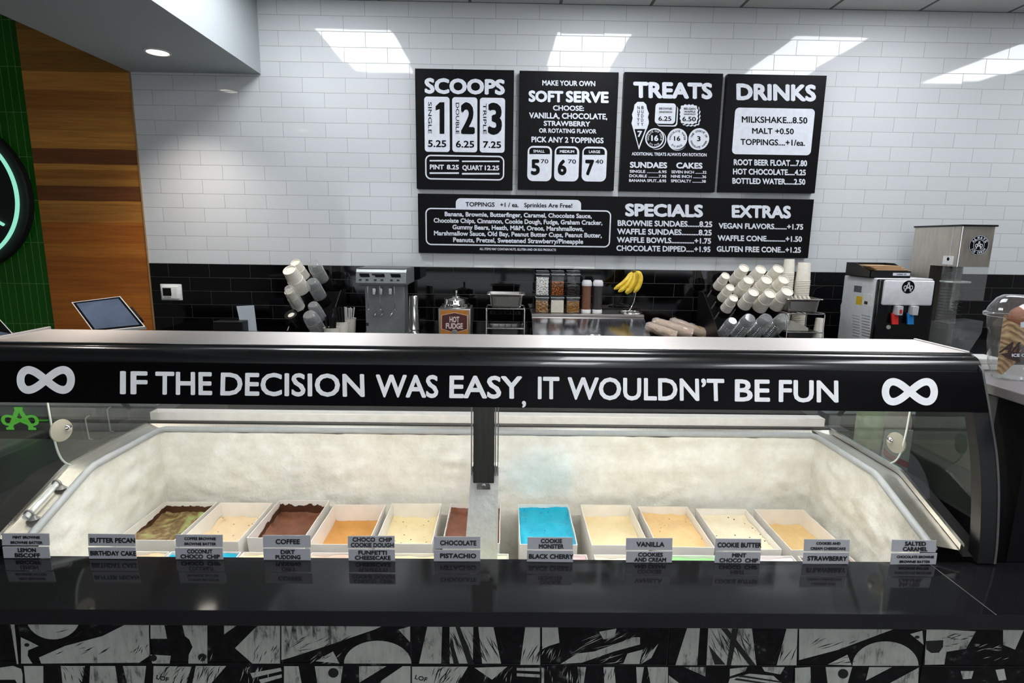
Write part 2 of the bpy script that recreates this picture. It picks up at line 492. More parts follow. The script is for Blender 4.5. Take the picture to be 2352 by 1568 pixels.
# ------------------------------------------------------------------ round neon sign on green tiles
def circ3(a, b, c):
    ax, ay = a; bx, by = b; cx, cy = c
    d = 2 * (ax * (by - cy) + bx * (cy - ay) + cx * (ay - by))
    ux = ((ax * ax + ay * ay) * (by - cy) + (bx * bx + by * by) * (cy - ay) + (cx * cx + cy * cy) * (ay - by)) / d
    uy = ((ax * ax + ay * ay) * (cx - bx) + (bx * bx + by * by) * (ax - cx) + (cx * cx + cy * cy) * (bx - ax)) / d
    return ux, uy, math.hypot(ax - ux, ay - uy)
sY = WALL - .06
pp = lambda x, y: (lambda q: (q.x, q.z))(at(x, y, WALL - .01))
sx_, sz_, sr_ = circ3(pp(77, 465), pp(0, 315), pp(0, 605))
t = thing('round_sign', 'round black sign with a pale green neon ring on the green tiles', 'sign', (sx_, sY, sz_))
qY = Vector((0, -1, 0)).to_track_quat('Z', 'Y')
MB().lathe([(0, 0), (sr_ - .01, 0), (sr_, -.01), (sr_, -.059), (0, -.059)], (sx_, sY, sz_), 96, qY).build('sign_face', matte_black, t)
neon = emis('neon_tube', (150, 232, 205), 1.0)
rx, rz, r2 = circ3(pp(39, 470), pp(-3, 358), pp(-3, 572))
qq = at(40, 470, sY - .012); r2 = math.hypot(qq.x - sx_, qq.z - sz_)
MB().tube([(sx_ + r2 * math.cos(a * math.tau / 96), sY - .012, sz_ + r2 * math.sin(a * math.tau / 96)) for a in range(96)], .013, 8, True).build('neon_ring', neon, t)
a1, a2 = at(8, 516, sY - .012), at(-60, 478, sY - .012)
MB().tube([a1, a2, at(-120, 470, sY - .012), at(-160, 505, sY - .012)], .012, 8).build('neon_stroke', neon, t)

# ------------------------------------------------------------------ menu boards
BY = WALL - .05
def bs(x, y): return at(x, y, BY)
def sA(ox, oy, s):
    return lambda x, y: bs(ox + x / s, oy + y / s)
def card(m, x0, x1, yt, yb, r, S, d):
    a = S(x0, (yt + yb) / 2); b = S(x1, (yt + yb) / 2); tt = S((x0 + x1) / 2, yt); bb = S((x0 + x1) / 2, yb)
    rr_ = r * (b.x - a.x) / (x1 - x0)
    m.poly(rr(a.x, b.x, bb.z, tt.z, rr_, BY - d))
def cring(m, x0, x1, yt, yb, r, th, S, d):
    a = S(x0, (yt + yb) / 2); b = S(x1, (yt + yb) / 2); tt = S((x0 + x1) / 2, yt); bb = S((x0 + x1) / 2, yb)
    k = (b.x - a.x) / (x1 - x0)
    m.ring(rr(a.x, b.x, bb.z, tt.z, r * k, BY - d), rr(a.x + th * k, b.x - th * k, bb.z + th * k, tt.z - th * k, (r - th) * k, BY - d))
def pxpoly(m, pts, S, d):
    m.poly([S(x, y) + Vector((0, -d, 0)) for x, y in pts])
def disc(m, cx, cy, r, S, d, scal=0, n=40):
    c = S(cx, cy); k = (S(cx + 50, cy).x - S(cx - 50, cy).x) / 100
    m.poly([Vector((c.x + k * (r + scal * math.cos(10 * a * math.tau / n * (n // 40))) * math.cos(a * math.tau / n), BY - d, c.z + k * (r + scal * math.cos(10 * a * math.tau / n)) * math.sin(a * math.tau / n))) for a in range(n)])
def arctext(m, st, cx, cy, r, h, a0, a1, S, d, bottom=False, off=.02):
    c = S(cx, cy); k = (S(cx + 50, cy).x - S(cx - 50, cy).x) / 100
    n = len(st)
    for i, ch in enumerate(st):
        if ch == ' ': continue
        a = math.radians(a0 + (a1 - a0) * (i + .5) / n)
        up = Vector((math.cos(a), 0, math.sin(a)))
        if bottom: up = -up
        rt = Vector((up.z, 0, -up.x))
        wd = abs(math.radians(a1 - a0)) * r / n * k * (.25 if ch == 'I' else .85)
        base = Vector((c.x, BY - d, c.z)) + Vector((math.cos(a), 0, math.sin(a))) * (r * k) - up * (h * k / 2)
        m.text(ch, base - rt * wd / 2, rt * wd, up * h * k, off)
def board(quad, label):
    P = [bs(*q) for q in quad]
    x0 = (P[0].x + P[3].x) / 2; x1 = (P[1].x + P[2].x) / 2; z1 = (P[0].z + P[1].z) / 2; z0 = (P[2].z + P[3].z) / 2
    t = thing('menu_board', label, 'menu board', ((x0 + x1) / 2, BY, z0), 'black menu boards on the tiled wall')
    MB().box(x0, x1, BY, WALL - .0003, z0, z1, .0015, 1).build('panel', board_black, t)
    return t
S1 = sA(940, 140, 4.704)
t = board([(952, 157), (1180, 161), (1178, 437), (958, 432)], 'black menu board headed SCOOPS, with single, double and triple prices')
mw, mc, mk = MB(), MB(), MB()
mw.tpx('SCOOPS', 165, 1035, 192, 360, S1, bold=.03)
for i, (x0, x1, yt, yb) in enumerate(((165, 437, 386, 982), (465, 735, 392, 985), (762, 1033, 398, 990))): card(mc, x0, x1, yt, yb, 32, S1, .001)
for s_, x0, x1, yt, yb in (('SINGLE', 207, 245, 445, 785), ('DOUBLE', 503, 540, 452, 790), ('TRIPLE', 797, 833, 460, 790)): mk.tpx(s_, x0, x1, yt, yb, S1, off=0.005, rot=True)
mk.tpx('2', 555, 710, 450, 790, S1, bold=.02).tpx('3', 848, 1003, 455, 795, S1, bold=.02)
pxpoly(mk, [(330, 446), (380, 446), (380, 787), (328, 787), (328, 520), (285, 535), (285, 490)], S1, .002)
for s_, x0, x1, yt, yb in (('5.25', 202, 400, 856, 930), ('6.25', 503, 702, 862, 936), ('7.25', 797, 993, 868, 940)): mk.tpx(s_, x0, x1, yt, yb, S1, off=.025)
cring(mw, 172, 1027, 1018, 1286, 62, 15, S1, .001)
for x0, x1, y0, y1 in ((220, 537, 1069, 1085), (570, 975, 1076, 1092), (220, 537, 1202, 1220), (570, 975, 1209, 1227)): pxpoly(mw, [(x0, y0), (x1, y0), (x1, y1), (x0, y1)], S1, .001)
for s_, x0, x1, yt, yb in (('PINT', 222, 375, 1119, 1172), ('8.25', 405, 537, 1121, 1173), ('QUART', 573, 795, 1126, 1180), ('12.25', 815, 972, 1129, 1182)): mw.tpx(s_, x0, x1, yt, yb, S1, bold=.02)
mc.build('price_card', print_white, t, smooth=0); mw.build('lettering', print_white, t, smooth=0); mk.build('dark_lettering', print_black, t, smooth=0)

t = board([(1194, 162), (1421, 166), (1410, 438), (1189, 434)], 'black menu board headed MAKE YOUR OWN SOFT SERVE')
mw, mc, mk = MB(), MB(), MB()
for s_, x0, x1, yt, yb, bd in (('MAKE YOUR OWN', 1437, 2010, 213, 270, .015), ('SOFT', 1288, 1665, 322, 446, .03), ('SERVE', 1690, 2155, 328, 452, .03), ('CHOOSE:', 1552, 1888, 482, 538, .015), ('VANILLA, CHOCOLATE,', 1295, 2140, 563, 626, .015), ('STRAWBERRY', 1452, 1955, 650, 705, .015), ('OR ROTATING FLAVOR', 1402, 2022, 732, 780, .015), ('PICK ANY 2 TOPPINGS', 1320, 2100, 823, 884, .015)): mw.tpx(s_, x0, x1, yt, yb, S1, bold=bd)
for x0, x1, yt, yb in ((1277, 1540, 918, 1298), (1568, 1833, 922, 1300), (1866, 2132, 926, 1302)):
    card(mc, x0, x1, yt, yb, 60, S1, .001); card(mk, x0 + 20, x1 - 20, yt + 20, yt + 88, 34, S1, .0016)
    pxpoly(mk, [(x0 + 20, yt + 54), (x1 - 20, yt + 54), (x1 - 20, yt + 88), (x0 + 20, yt + 88)], S1, .0017)
for s_, x0, x1, y in (('SMALL', 1340, 1463, 960), ('MEDIUM', 1627, 1782, 963), ('LARGE', 1940, 2062, 966)): mw.tpx(s_, x0, x1, y, y + 30, S1, eps=(0, -.0024, 0), bold=.015)
for s_, x0, x1, s2, q0, q1, y in (('5', 1312, 1412, '70', 1420, 1503, 1062), ('6', 1602, 1700, '70', 1715, 1802, 1064), ('7', 1900, 1998, '40', 2010, 2095, 1066)):
    mk.tpx(s_, x0, x1, y, y + 170, S1, bold=.025); mk.tpx(s2, q0, q1, y, y + 44, S1, off=.012)
mc.build('price_card', print_white, t, smooth=0); mw.build('lettering', print_white, t, smooth=0); mk.build('dark_lettering', print_black, t, smooth=0)

S3 = sA(1410, 150, 4.704)
t = board([(1434, 166), (1661, 168), (1642, 441), (1423, 438)], 'black menu board headed TREATS, with cone and cookie drawings')
mw, mc, mk = MB(), MB(), MB()
mw.tpx('TREATS', 208, 1065, 184, 360, S3, bold=.03)
pxpoly(mc, [(255, 395), (320, 395), (350, 425), (358, 470), (378, 520), (368, 560), (378, 610), (358, 686), (208, 686), (190, 625), (203, 570), (195, 530), (215, 475), (222, 425)], S3, .001)
pxpoly(mc, [(190, 625), (378, 625), (270, 912)], S3, .0007)
pxpoly(mk, [(222, 688), (340, 688), (269, 875)], S3, .0016)
for i, (a, b) in enumerate(zip('NUTTY', 'BUDDY')):
    y = 440 + i * 45
    mk.tpx(a, 253 - i, 280 - i, y, y + 34, S3, off=.015); mk.tpx(b, 296 - i, 321 - i, y, y + 34, S3, off=.015)
mw.tpx('7', 252, 305, 708, 775, S3, eps=(0, -.003, 0), bold=.02)
card(mc, 470, 690, 440, 660, 34, S3, .0008); card(mk, 466, 678, 430, 648, 34, S3, .0012); card(mc, 445, 665, 410, 632, 34, S3, .0016)
for s_, x0, x1, y0, y1 in (('BROWNIE', 488, 627, 457, 480), ('SANDWICH', 488, 627, 494, 515), ('6.25', 480, 620, 552, 600), ('BELGIAN', 757, 882, 458, 480), ('WAFFLE', 757, 880, 490, 512), ('SANDWICH', 757, 880, 520, 537), ('6.50', 738, 885, 556, 605)): mk.tpx(s_, x0, x1, y0, y1, S3, eps=(0, -.0026, 0), off=.02)
def scal(m, cx, cy, hw, hh, d, S=S3):
    P = []; n = 96
    for i in range(n):
        a = i * math.tau / n; ca, sa = math.cos(a), math.sin(a)
        q = (abs(ca) ** 4 + abs(sa) ** 4) ** -.25
        f = 1 + .045 * math.cos(16 * a)
        P.append((cx + hw * q * f * ca, cy - hh * q * f * sa))
    pxpoly(m, P, S, d)
scal(mc, 832, 547, 100, 110, .0008); scal(mk, 822, 536, 100, 110, .0012); scal(mc, 810, 530, 96, 105, .0016)
disc(mc, 465, 805, 100, S3, .0008); disc(mk, 455, 800, 100, S3, .0011); disc(mc, 440, 787, 102, S3, .0014); disc(mk, 440, 787, 88, S3, .0018)
mw.tpx('16', 402, 480, 756, 818, S3, eps=(0, -.003, 0), bold=.02)
arctext(mw, 'CHOCOLATE CHIP COOKIE', 440, 787, 72, 20, 200, -20, S3, .003); arctext(mw, 'SIX PACK', 440, 787, 72, 20, 225, 315, S3, .003, True)
disc(mc, 690, 808, 108, S3, .0008); disc(mk, 694, 802, 108, S3, .0011); disc(mc, 684, 795, 108, S3, .0014); mk.tpx('16', 648, 717, 766, 816, S3, eps=(0, -.0026, 0), off=.03)
arctext(mk, 'CHOCOLATE WAFER', 684, 795, 80, 20, 190, -10, S3, .0026); arctext(mk, 'SIX PACK', 684, 795, 80, 20, 225, 315, S3, .0026, True)
disc(mc, 917, 797, 112, S3, .0014); mk.tpx('3', 897, 936, 766, 820, S3, eps=(0, -.0026, 0), off=.03)
arctext(mk, 'ONE COOKIE OR', 917, 797, 84, 20, 170, 10, S3, .0026); arctext(mk, 'CHOCOLATE WAFER', 917, 797, 84, 20, 190, 350, S3, .0026, True)
mw.tpx('ADDITIONAL TREATS ALWAYS ON ROTATION', 192, 1002, 944, 979, S3, bold=.015)
mw.tpx('SUNDAES', 172, 575, 1045, 1110, S3, bold=.025).tpx('CAKES', 672, 957, 1051, 1116, S3, bold=.025)
for s_, x0, x1, y in (('SINGLE ...........6.95', 170, 570, 1132), ('DOUBLE ..........7.95', 165, 567, 1181), ('BANANA SPLIT...8.95', 163, 565, 1230), ('SEVEN INCH ........32', 620, 1000, 1138), ('NINE INCH ..........36', 615, 997, 1186), ('SPECIALTY ..........38', 615, 993, 1235)): mw.tpx(s_, x0, x1, y, y + 31, S3, bold=.015)
mc.build('price_card', print_white, t, smooth=0); mw.build('lettering', print_white, t, smooth=0); mk.build('dark_lettering', print_black, t, smooth=0)

t = board([(1671, 170), (1899, 173), (1872, 444), (1652, 440)], 'black menu board headed DRINKS, with a milkshake price card')
mw, mc, mk = MB(), MB(), MB()
mw.tpx('DRINKS', 1320, 2185, 203, 384, S3, bold=.03)
card(mc, 1292, 2150, 463, 966, 45, S3, .001)
for s_, x0, x1, y0, y1 in (('MILKSHAKE...8.50', 1380, 2090, 556, 624), ('MALT +0.50', 1492, 1943, 680, 742), ('TOPPINGS....+1/ea.', 1367, 2065, 800, 865)): mk.tpx(s_, x0, x1, y0, y1, S3, off=.022)
for s_, x0, x1, y0, y1 in (('ROOT BEER FLOAT....7.80', 1293, 2087, 1020, 1085), ('HOT CHOCOLATE.....4.25', 1285, 2073, 1121, 1184), ('BOTTLED WATER......2.50', 1278, 2068, 1222, 1285)): mw.tpx(s_, x0, x1, y0, y1, S3, bold=.018)
mc.build('price_card', print_white, t, smooth=0); mw.build('lettering', print_white, t, smooth=0); mk.build('dark_lettering', print_black, t, smooth=0)

S5 = sA(950, 430, 5.004); S6 = sA(1400, 440, 4.8)
t = board([(959, 444), (1869, 458), (1857, 592), (962, 581)], 'long black menu board listing toppings, SPECIALS and EXTRAS')
mw, mc, mk = MB(), MB(), MB()
card(mc, 485, 1925, 135, 300, 55, S5, .0008); card(mk, 152, 2250, 262, 665, 50, S5, .0012)
cring(mw, 137, 2265, 250, 678, 65, 15, S5, .0016)
mk.tpx('TOPPINGS   +1 / ea.   Sprinkles Are Free!', 597, 1825, 178, 228, S5, off=.02)
for s_, x0, x1, y0, y1 in (('Banana, Brownie, Butterfinger, Caramel, Chocolate Sauce,', 358, 2050, 292, 345), ('Chocolate Chips, Cinnamon, Cookie Dough, Fudge, Graham Cracker,', 232, 2172, 366, 420), ('Gummy Bears, Heath, M&M, Oreos, Marshmallows,', 447, 1955, 440, 494), ('Marshmallow Sauce, Old Bay, Peanut Butter Cups, Peanut Butter,', 235, 2165, 512, 566), ('Peanuts, Pretzel, Sweetened Strawberry/Pineapple', 455, 1950, 586, 640)): mw.tpx(s_, x0, x1, y0, y1, S5, bold=.018)
mw.tpx('ALL ITEMS MAY CONTAIN NUTS, GLUTEN AND OR EGG PRODUCTS', 758, 1637, 700, 727, S5, bold=.012)
mw.tpx('SPECIALS', 170, 1032, 137, 278, S6, bold=.03).tpx('EXTRAS', 1345, 2000, 152, 292, S6, bold=.03)
for s_, x0, x1, y0, y1 in (('BROWNIE SUNDAES.......8.25', 88, 1133, 321, 385), ('WAFFLE SUNDAES..........8.25', 83, 1127, 413, 477), ('WAFFLE BOWLS..............+1.75', 80, 1120, 506, 568), ('CHOCOLATE DIPPED.....+1.95', 75, 1113, 598, 660), ('VEGAN FLAVORS........+1.75', 1202, 2135, 352, 413), ('WAFFLE CONE............+1.50', 1190, 2122, 486, 548), ('GLUTEN FREE CONE...+1.25', 1180, 2110, 606, 668)): mw.tpx(s_, x0, x1, y0, y1, S6, bold=.018)
mc.build('price_card', print_white, t, smooth=0); mw.build('lettering', print_white, t, smooth=0); mk.build('dark_lettering', print_black, t, smooth=0)

# ------------------------------------------------------------------ serving counter in front
CZ = .80                 # its top
quartz = mat('dark_quartz', (25, 25, 27), .07, var=.15, scale=400, spec=.5)
t = thing('serving_counter', 'dark polished stone counter faced with black and white picture tiles', 'counter', (0, 1.25, 0))
m = MB(); m.box(-1.75, 1.85, 1.146, 1.362, CZ - .038, CZ, .001, 1); m.build('worktop', quartz, t, smooth=0)
MB().box(1.1195, 1.1215, 1.147, 1.361, CZ - .001, CZ + .0003).build('seam', mat('seam_grey', (110, 110, 110), .5), t)
PY = 1.18
def panel_tile_mat():
    g = NT('picture_tile_black'); g.p.inputs['Specular IOR Level'].default_value = .15; nz = g.noise(9, 5, dist=1.5); n2 = g.noise(60, 4)
    v = g.math('MULTIPLY', nz, n2)
    g.link(g.ramp(v, [(.2, lin((14, 14, 15))), (.36, lin((24, 24, 25))), (.44, lin((70, 72, 68)))]), g.p.inputs['Base Color'])
    g.p.inputs['Roughness'].default_value = .4
    return g.m
def panel_print_mat():
    g = NT('picture_tile_print')
    mp = g.new('Mapping'); mp.inputs['Rotation'].default_value = (0, .6, 0); mp.inputs['Scale'].default_value = (1, 1, .16); g.link(g.pos(), mp.inputs[0])
    a = g.noise(85, 5, vec=mp.outputs[0], rough=.7, dist=.6)
    b = g.noise(7, 3); c = g.noise(30, 5, rough=.7)
    v = g.math('ADD', g.math('MULTIPLY', a, .6), g.math('ADD', g.math('MULTIPLY', b, .5), g.math('MULTIPLY', c, .35)))
    g.link(g.ramp(v, [(.54, lin((30, 30, 30))), (.60, lin((106, 108, 102))), (.66, lin((150, 152, 144))), (.85, lin((166, 168, 160)))]), g.p.inputs['Base Color'])
    g.p.inputs['Roughness'].default_value = .4
    return g.m
jx = [-1.113, -.8125, -.512, -.211, .0905, .391, .694, .996]
jx = [jx[0] - .301] + jx + [jx[-1] + .301, jx[-1] + .602]
m = MB()
for a, b in zip(jx, jx[1:]):
    for z0, z1 in ((.3415, .6405), (.6425, CZ - .04), (.0405, .3395)):
        m.box(a + .001, b - .001, PY, PY + .03, z0, z1, .0008, 1)
m.build('picture_tiles', panel_tile_mat(), t)
MB().box(jx[0], jx[-1], PY + .004, 1.33, .04, CZ - .038).build('front_panel', mat('tile_grout', (70, 70, 70), .8), t)
def cp7(x, y): return (x / 2, 1360 + y / 2)
def cp8(x, y): return (1176 + x / 2, 1360 + y / 2)
m = MB()
def art(fn, pts, d=.0006, mm=None):
    (mm or m).poly([at(*fn(x, y), PY) + Vector((0, -d, 0)) for x, y in pts])
def arc(cx, cy, rx, ry, a0, a1, n=20): return [(cx + rx * math.cos(math.radians(a0 + (a1 - a0) * i / n)), cy - ry * math.sin(math.radians(a0 + (a1 - a0) * i / n))) for i in range(n + 1)]
A7 = [[(48, 135), (66, 135), (86, 328), (78, 328)], [(180, 298), (300, 245), (470, 200), (600, 135), (684, 135), (688, 290), (640, 322), (190, 326)], arc(245, 110, 125, 105, 180, 360), [(96, 205), (140, 225), (178, 245), (130, 265), (128, 290), (150, 326), (98, 326)],
      [(692, 135), (753, 135), (768, 212), (692, 212)], [(835, 135), (953, 135), (953, 326), (865, 326), (868, 285), (885, 250), (870, 215), (850, 200)], [(692, 285), (785, 290), (780, 326), (700, 326)], [(1200, 135), (1287, 135), (1287, 326), (1160, 326), (1080, 255)], [(1030, 135), (1110, 135), (1030, 192)],
      [(1293, 135), (1800, 135), (1720, 170), (1500, 245), (1330, 300), (1293, 310)], arc(1735, 326, 155, 105, 0, 180), [(1830, 170), (1884, 155), (1884, 228)], [(1450, 315), (1530, 270), (1560, 326)],
      [(1968, 135), (2032, 135), (2026, 326), (1925, 326)], [(2065, 135), (2175, 135), (2172, 326), (2066, 326)], [(2195, 135), (2262, 135), (2302, 326), (2215, 326)],
      [(0, 345), (60, 336), (98, 350), (105, 375), (105, 440), (92, 440), (70, 400), (0, 400)], [(110, 337), (200, 337), (200, 440), (120, 440)], [(280, 337), (392, 337), (372, 440), (290, 440)], [(415, 337), (530, 337), (545, 440), (410, 440)], [(565, 337), (672, 337), (660, 440), (590, 440)], [(706, 337), (880, 340), (850, 440), (702, 440)], [(900, 337), (1040, 337), (950, 440), (880, 440)], [(1150, 370), (1290, 345), (1295, 360), (1160, 392)], [(1190, 400), (1295, 375), (1295, 390), (1200, 418)],
      [(1305, 338), (1372, 338), (1390, 440), (1305, 440)], [(1446, 338), (1576, 338), (1562, 440), (1462, 440)], [(1650, 338), (1775, 338), (1650, 414)], [(1850, 338), (1886, 338), (1886, 440), (1700, 440)], [(1893, 340), (2150, 340), (2090, 440), (1893, 440)], [(2180, 345), (2330, 340), (2260, 400)]]
A8 = [[(62, 150), (128, 150), (130, 332), (38, 332)], [(138, 150), (210, 150), (218, 230), (170, 245), (138, 260)], [(222, 328), (300, 280), (380, 270), (560, 205), (588, 205), (588, 238), (470, 270), (320, 322)], [(400, 180), (480, 165), (470, 205), (420, 215)], [(590, 330), (640, 270), (672, 235), (640, 300)], [(510, 328), (530, 280), (600, 262), (585, 328)],
      [(808, 150), (864, 150), (850, 334), (750, 334)], [(902, 150), (1100, 150), (1122, 334), (892, 334)], [(1265, 150), (1312, 150), (1306, 334), (1215, 334)], [(1318, 150), (1800, 150), (1720, 180), (1500, 262), (1318, 310)], arc(1715, 336, 152, 112, 0, 180), [(1828, 190), (1884, 175), (1890, 240)], [(1450, 330), (1540, 285), (1560, 334)],
      [(1904, 165), (2130, 178), (2085, 258), (1995, 272), (1985, 330), (1894, 332)], [(2255, 168), (2352, 168), (2310, 262), (2255, 240)],
      [(22, 346), (128, 346), (128, 362), (22, 358)], [(22, 370), (128, 376), (128, 390), (22, 384)], [(135, 345), (148, 345), (146, 440), (135, 440)], [(300, 342), (340, 342), (326, 440), (312, 440)], [(420, 342), (470, 342), (478, 440), (425, 440)], [(570, 342), (606, 342), (590, 440), (575, 440)], [(622, 342), (716, 342), (716, 440), (640, 440)], [(790, 342), (890, 342), (888, 385)], [(720, 380), (800, 440), (720, 440)], [(1000, 350), (1080, 342), (1070, 362), (1000, 385)], [(1148, 342), (1252, 342), (1232, 376), (1160, 362)], [(985, 440), (1000, 395), (1090, 372), (1200, 382), (1265, 440)],
      [(1300, 346), (1370, 342), (1374, 440), (1300, 440)], [(1440, 342), (1562, 342), (1535, 440), (1452, 440)], [(1640, 342), (1745, 342), (1625, 404)], [(1868, 344), (1864, 440), (1690, 440)], [(2060, 360), (2120, 360), (2110, 395), (2070, 398)], [(2220, 355), (2260, 350), (2270, 400), (2235, 405)]]
for p in A7: art(cp7, p)
for p in A8: art(cp8, p)
m.build('tile_print', panel_print_mat(), t, smooth=0)
m = MB()
for fn, pts in ((cp7, arc(125, 240, 12, 8, 0, 360)), (cp7, arc(930, 297, 20, 18, 0, 360)), (cp7, arc(706, 300, 16, 15, 0, 360)), (cp8, arc(1860, 204, 11, 7, 0, 360)), (cp8, [(1900, 222), (1980, 218), (1978, 250), (1960, 275), (1925, 277), (1902, 260)]), (cp7, arc(1532, 368, 24, 22, 0, 360)), (cp8, arc(1520, 372, 24, 22, 0, 360)), (cp7, arc(1842, 196, 10, 7, 0, 360)),
                (cp7, [(2110, 150), (2180, 330), (2150, 330), (2090, 150)]), (cp7, [(2070, 200), (2110, 330), (2085, 330), (2066, 240)]), (cp8, [(990, 165), (1120, 334), (1090, 334), (960, 165)]), (cp8, [(1010, 165), (1040, 165), (1005, 334), (985, 334)]), (cp8, [(902, 240), (980, 330), (930, 330)]), (cp8, [(1040, 376), (1240, 408), (1240, 414), (1030, 384)]), (cp8, [(1030, 392), (1240, 425), (1240, 431), (1020, 400)])):
    art(fn, pts, .0011)
def hatch(fn, cx, cy, ang, spread, n, L, mm=None, d=.0011):
    rs = random.Random(int(cx + cy))
    for _ in range(n):
        a = math.radians(ang + rs.uniform(-16, 16)); l = L * rs.uniform(.4, 1); wd = rs.uniform(.8, 2.6)
        x, y = cx + rs.uniform(-spread, spread), cy + rs.uniform(-spread * .5, spread * .5)
        dx, dy = math.cos(a) * l / 2, -math.sin(a) * l / 2; nx, ny = math.sin(a) * wd, math.cos(a) * wd
        P = [(x - dx, y - dy), (x + nx, y + ny), (x + dx, y + dy), (x - nx, y - ny)]
        lo, hi = (143, 326) if y < 330 else (338, 430)
        art(fn, [(px, min(max(py_, lo), hi)) for px, py_ in P], d, mm)
for fn, cx_, cy_, an, sp, n_, L_ in ((cp7, 2120, 240, -62, 70, 26, 130), (cp7, 2250, 260, -60, 60, 16, 110), (cp7, 1480, 262, 22, 110, 18, 90), (cp7, 1220, 285, 70, 60, 12, 70), (cp7, 640, 260, 60, 40, 8, 50), (cp7, 380, 225, 22, 110, 14, 90), (cp7, 340, 380, -65, 80, 18, 80), (cp7, 820, 375, 60, 80, 18, 80), (cp7, 970, 370, 65, 60, 20, 80), (cp7, 2060, 380, 60, 80, 22, 90), (cp8, 1000, 240, -62, 80, 26, 130), (cp8, 90, 280, 70, 40, 12, 90), (cp8, 1260, 280, 65, 40, 12, 90), (cp8, 1500, 275, 22, 120, 16, 90), (cp8, 2050, 215, 5, 70, 14, 60), (cp8, 440, 375, 75, 30, 8, 60)):
    hatch(fn, cx_, cy_, an, sp, n_, L_)
for x, fn in ((718, cp7), (1905, cp7)):
    a = at(*fn(x, 395), PY); m.text('LOF', a + Vector((0, -.0012, 0)), Vector((.028, 0, -.008)), Vector((.003, 0, .011)), .02)
m.build('dark_tile_print', mat('picture_ink', (20, 20, 21), .4), t, smooth=0)
m = MB()
for fn, cx_, cy_, an, sp, n_, L_ in ((cp8, 420, 265, 28, 130, 26, 120), (cp8, 620, 290, 55, 50, 12, 80), (cp8, 180, 285, 70, 40, 10, 60), (cp7, 1180, 375, 75, 70, 16, 60), (cp7, 2290, 370, 70, 60, 16, 60), (cp7, 1500, 300, 35, 60, 12, 60), (cp8, 250, 380, 80, 90, 14, 60), (cp8, 650, 380, 75, 60, 12, 60), (cp8, 2200, 270, 10, 70, 12, 60), (cp7, 930, 300, 60, 50, 8, 40)):
    hatch(fn, cx_, cy_, an, sp, n_, L_, m, .0013)
m.build('light_tile_print', panel_print_mat(), t, smooth=0)

# ------------------------------------------------------------------ freezer display case
X0, X1 = -1.415, 1.292       # ends of the case
PROF = [(1.352, .805), (1.353, .84), (1.362, .913), (1.377, 1.003), (1.40, 1.089), (1.443, 1.195), (1.47, 1.26), (1.487, 1.292)]
def py(z):
    for (y0, z0), (y1, z1) in zip(PROF, PROF[1:]):
        if z <= z1: return y0 + (y1 - y0) * (z - z0) / (z1 - z0)
    return PROF[-1][0]
def smoothprof(n=28, z0=.805, z1=1.292):
    out = []
    for i in range(n + 1):
        z = z0 + (z1 - z0) * i / n
        out.append(((py(z - .03 if z - .03 > z0 else z0) + 2 * py(z) + py(min(z1, z + .03))) / 4, z))
    return out
case = thing('display_case', 'black and steel ice cream freezer case with curved glass and white slogan', 'freezer case', (0, 1.7, 0))
# steel top
m = MB(); m.box(X0 + .004, X1 - .004, 1.530, 1.752, 1.312, 1.330, .002)
m.box(X0 - .004, X0 + .004, 1.54, 1.76, 1.305, 1.337, .001, 1); m.box(X1 - .004, X1 + .004, 1.54, 1.752, 1.305, 1.3335, .001, 1)
m.build('steel_top', brushed('top_steel', (226, 220, 215), .55, (3, 200, 200), .06, (0, 1, 0)), case)
hood = [(1.533, 1.329), (1.527, 1.3285), (1.522, 1.324), (1.520, 1.3245), (1.514, 1.3235), (1.503, 1.3185), (1.494, 1.309), (1.489, 1.298), (1.4865, 1.289), (1.484, 1.280), (1.500, 1.280), (1.533, 1.300)]
MB().prism([Vector((X0, y, z)) for y, z in hood], (X1 - X0, 0, 0)).build('front_trim', mat('trim_black', (9, 9, 10), .22, spec=.6, coat=.6), case, smooth=50)
MB().box(X0, X1, 1.5265, 1.5315, 1.3285, 1.3312, .0008, 1).build('chrome_strip', chrome, case)
# fascia on the glass: black band with the slogan
def fz(z): return py(z) - .0065
FZ0, FZ1 = 1.189, 1.288
A = [(fz(FZ0 + (FZ1 - FZ0) * i / 8), FZ0 + (FZ1 - FZ0) * i / 8) for i in range(9)]
MB().prism([Vector((X0 + .02, y, z)) for y, z in A] + [Vector((X0 + .02, y + .008, z)) for y, z in A[::-1]], (X1 - X0 - .029, 0, 0)).build('fascia', mat('fascia_black', (7, 7, 8), .35, spec=.06), case, smooth=60)
def fsurf(x, y):
    d = ray(x, y); s = 1.3
    for _ in range(40):
        p = EYE + d * (s / d.y); s = fz(p.z)
    return EYE + d * (s / d.y)
m = MB()
def base(x): return 904.5 + (x - 276) * (924 - 904.5) / 1649
def capl(x): return 851.5 + (x - 276) * (873.5 - 851.5) / 1649
for s_, x0, x1 in (('IF', 276, 340), ('THE', 357, 488), ('DECISION', 507, 838), ('WAS', 863, 1007), ('EASY', 1032, 1200), ('IT', 1235, 1285), ('WOULDN\u2019T', 1303, 1664), ('BE', 1687, 1768), ('FUN', 1788, 1925)):
    xm = (x0 + x1) / 2
    m.tpx(s_, x0, x1, capl(xm), base(xm), fsurf, eps=(0, -.0012, 0), off=.024)
c0 = fsurf(1203, 925); m.text(',', c0 + Vector((-.005, -.006, -.004)), Vector((.011, 0, 0)), Vector((0, .016, .042)), .03)
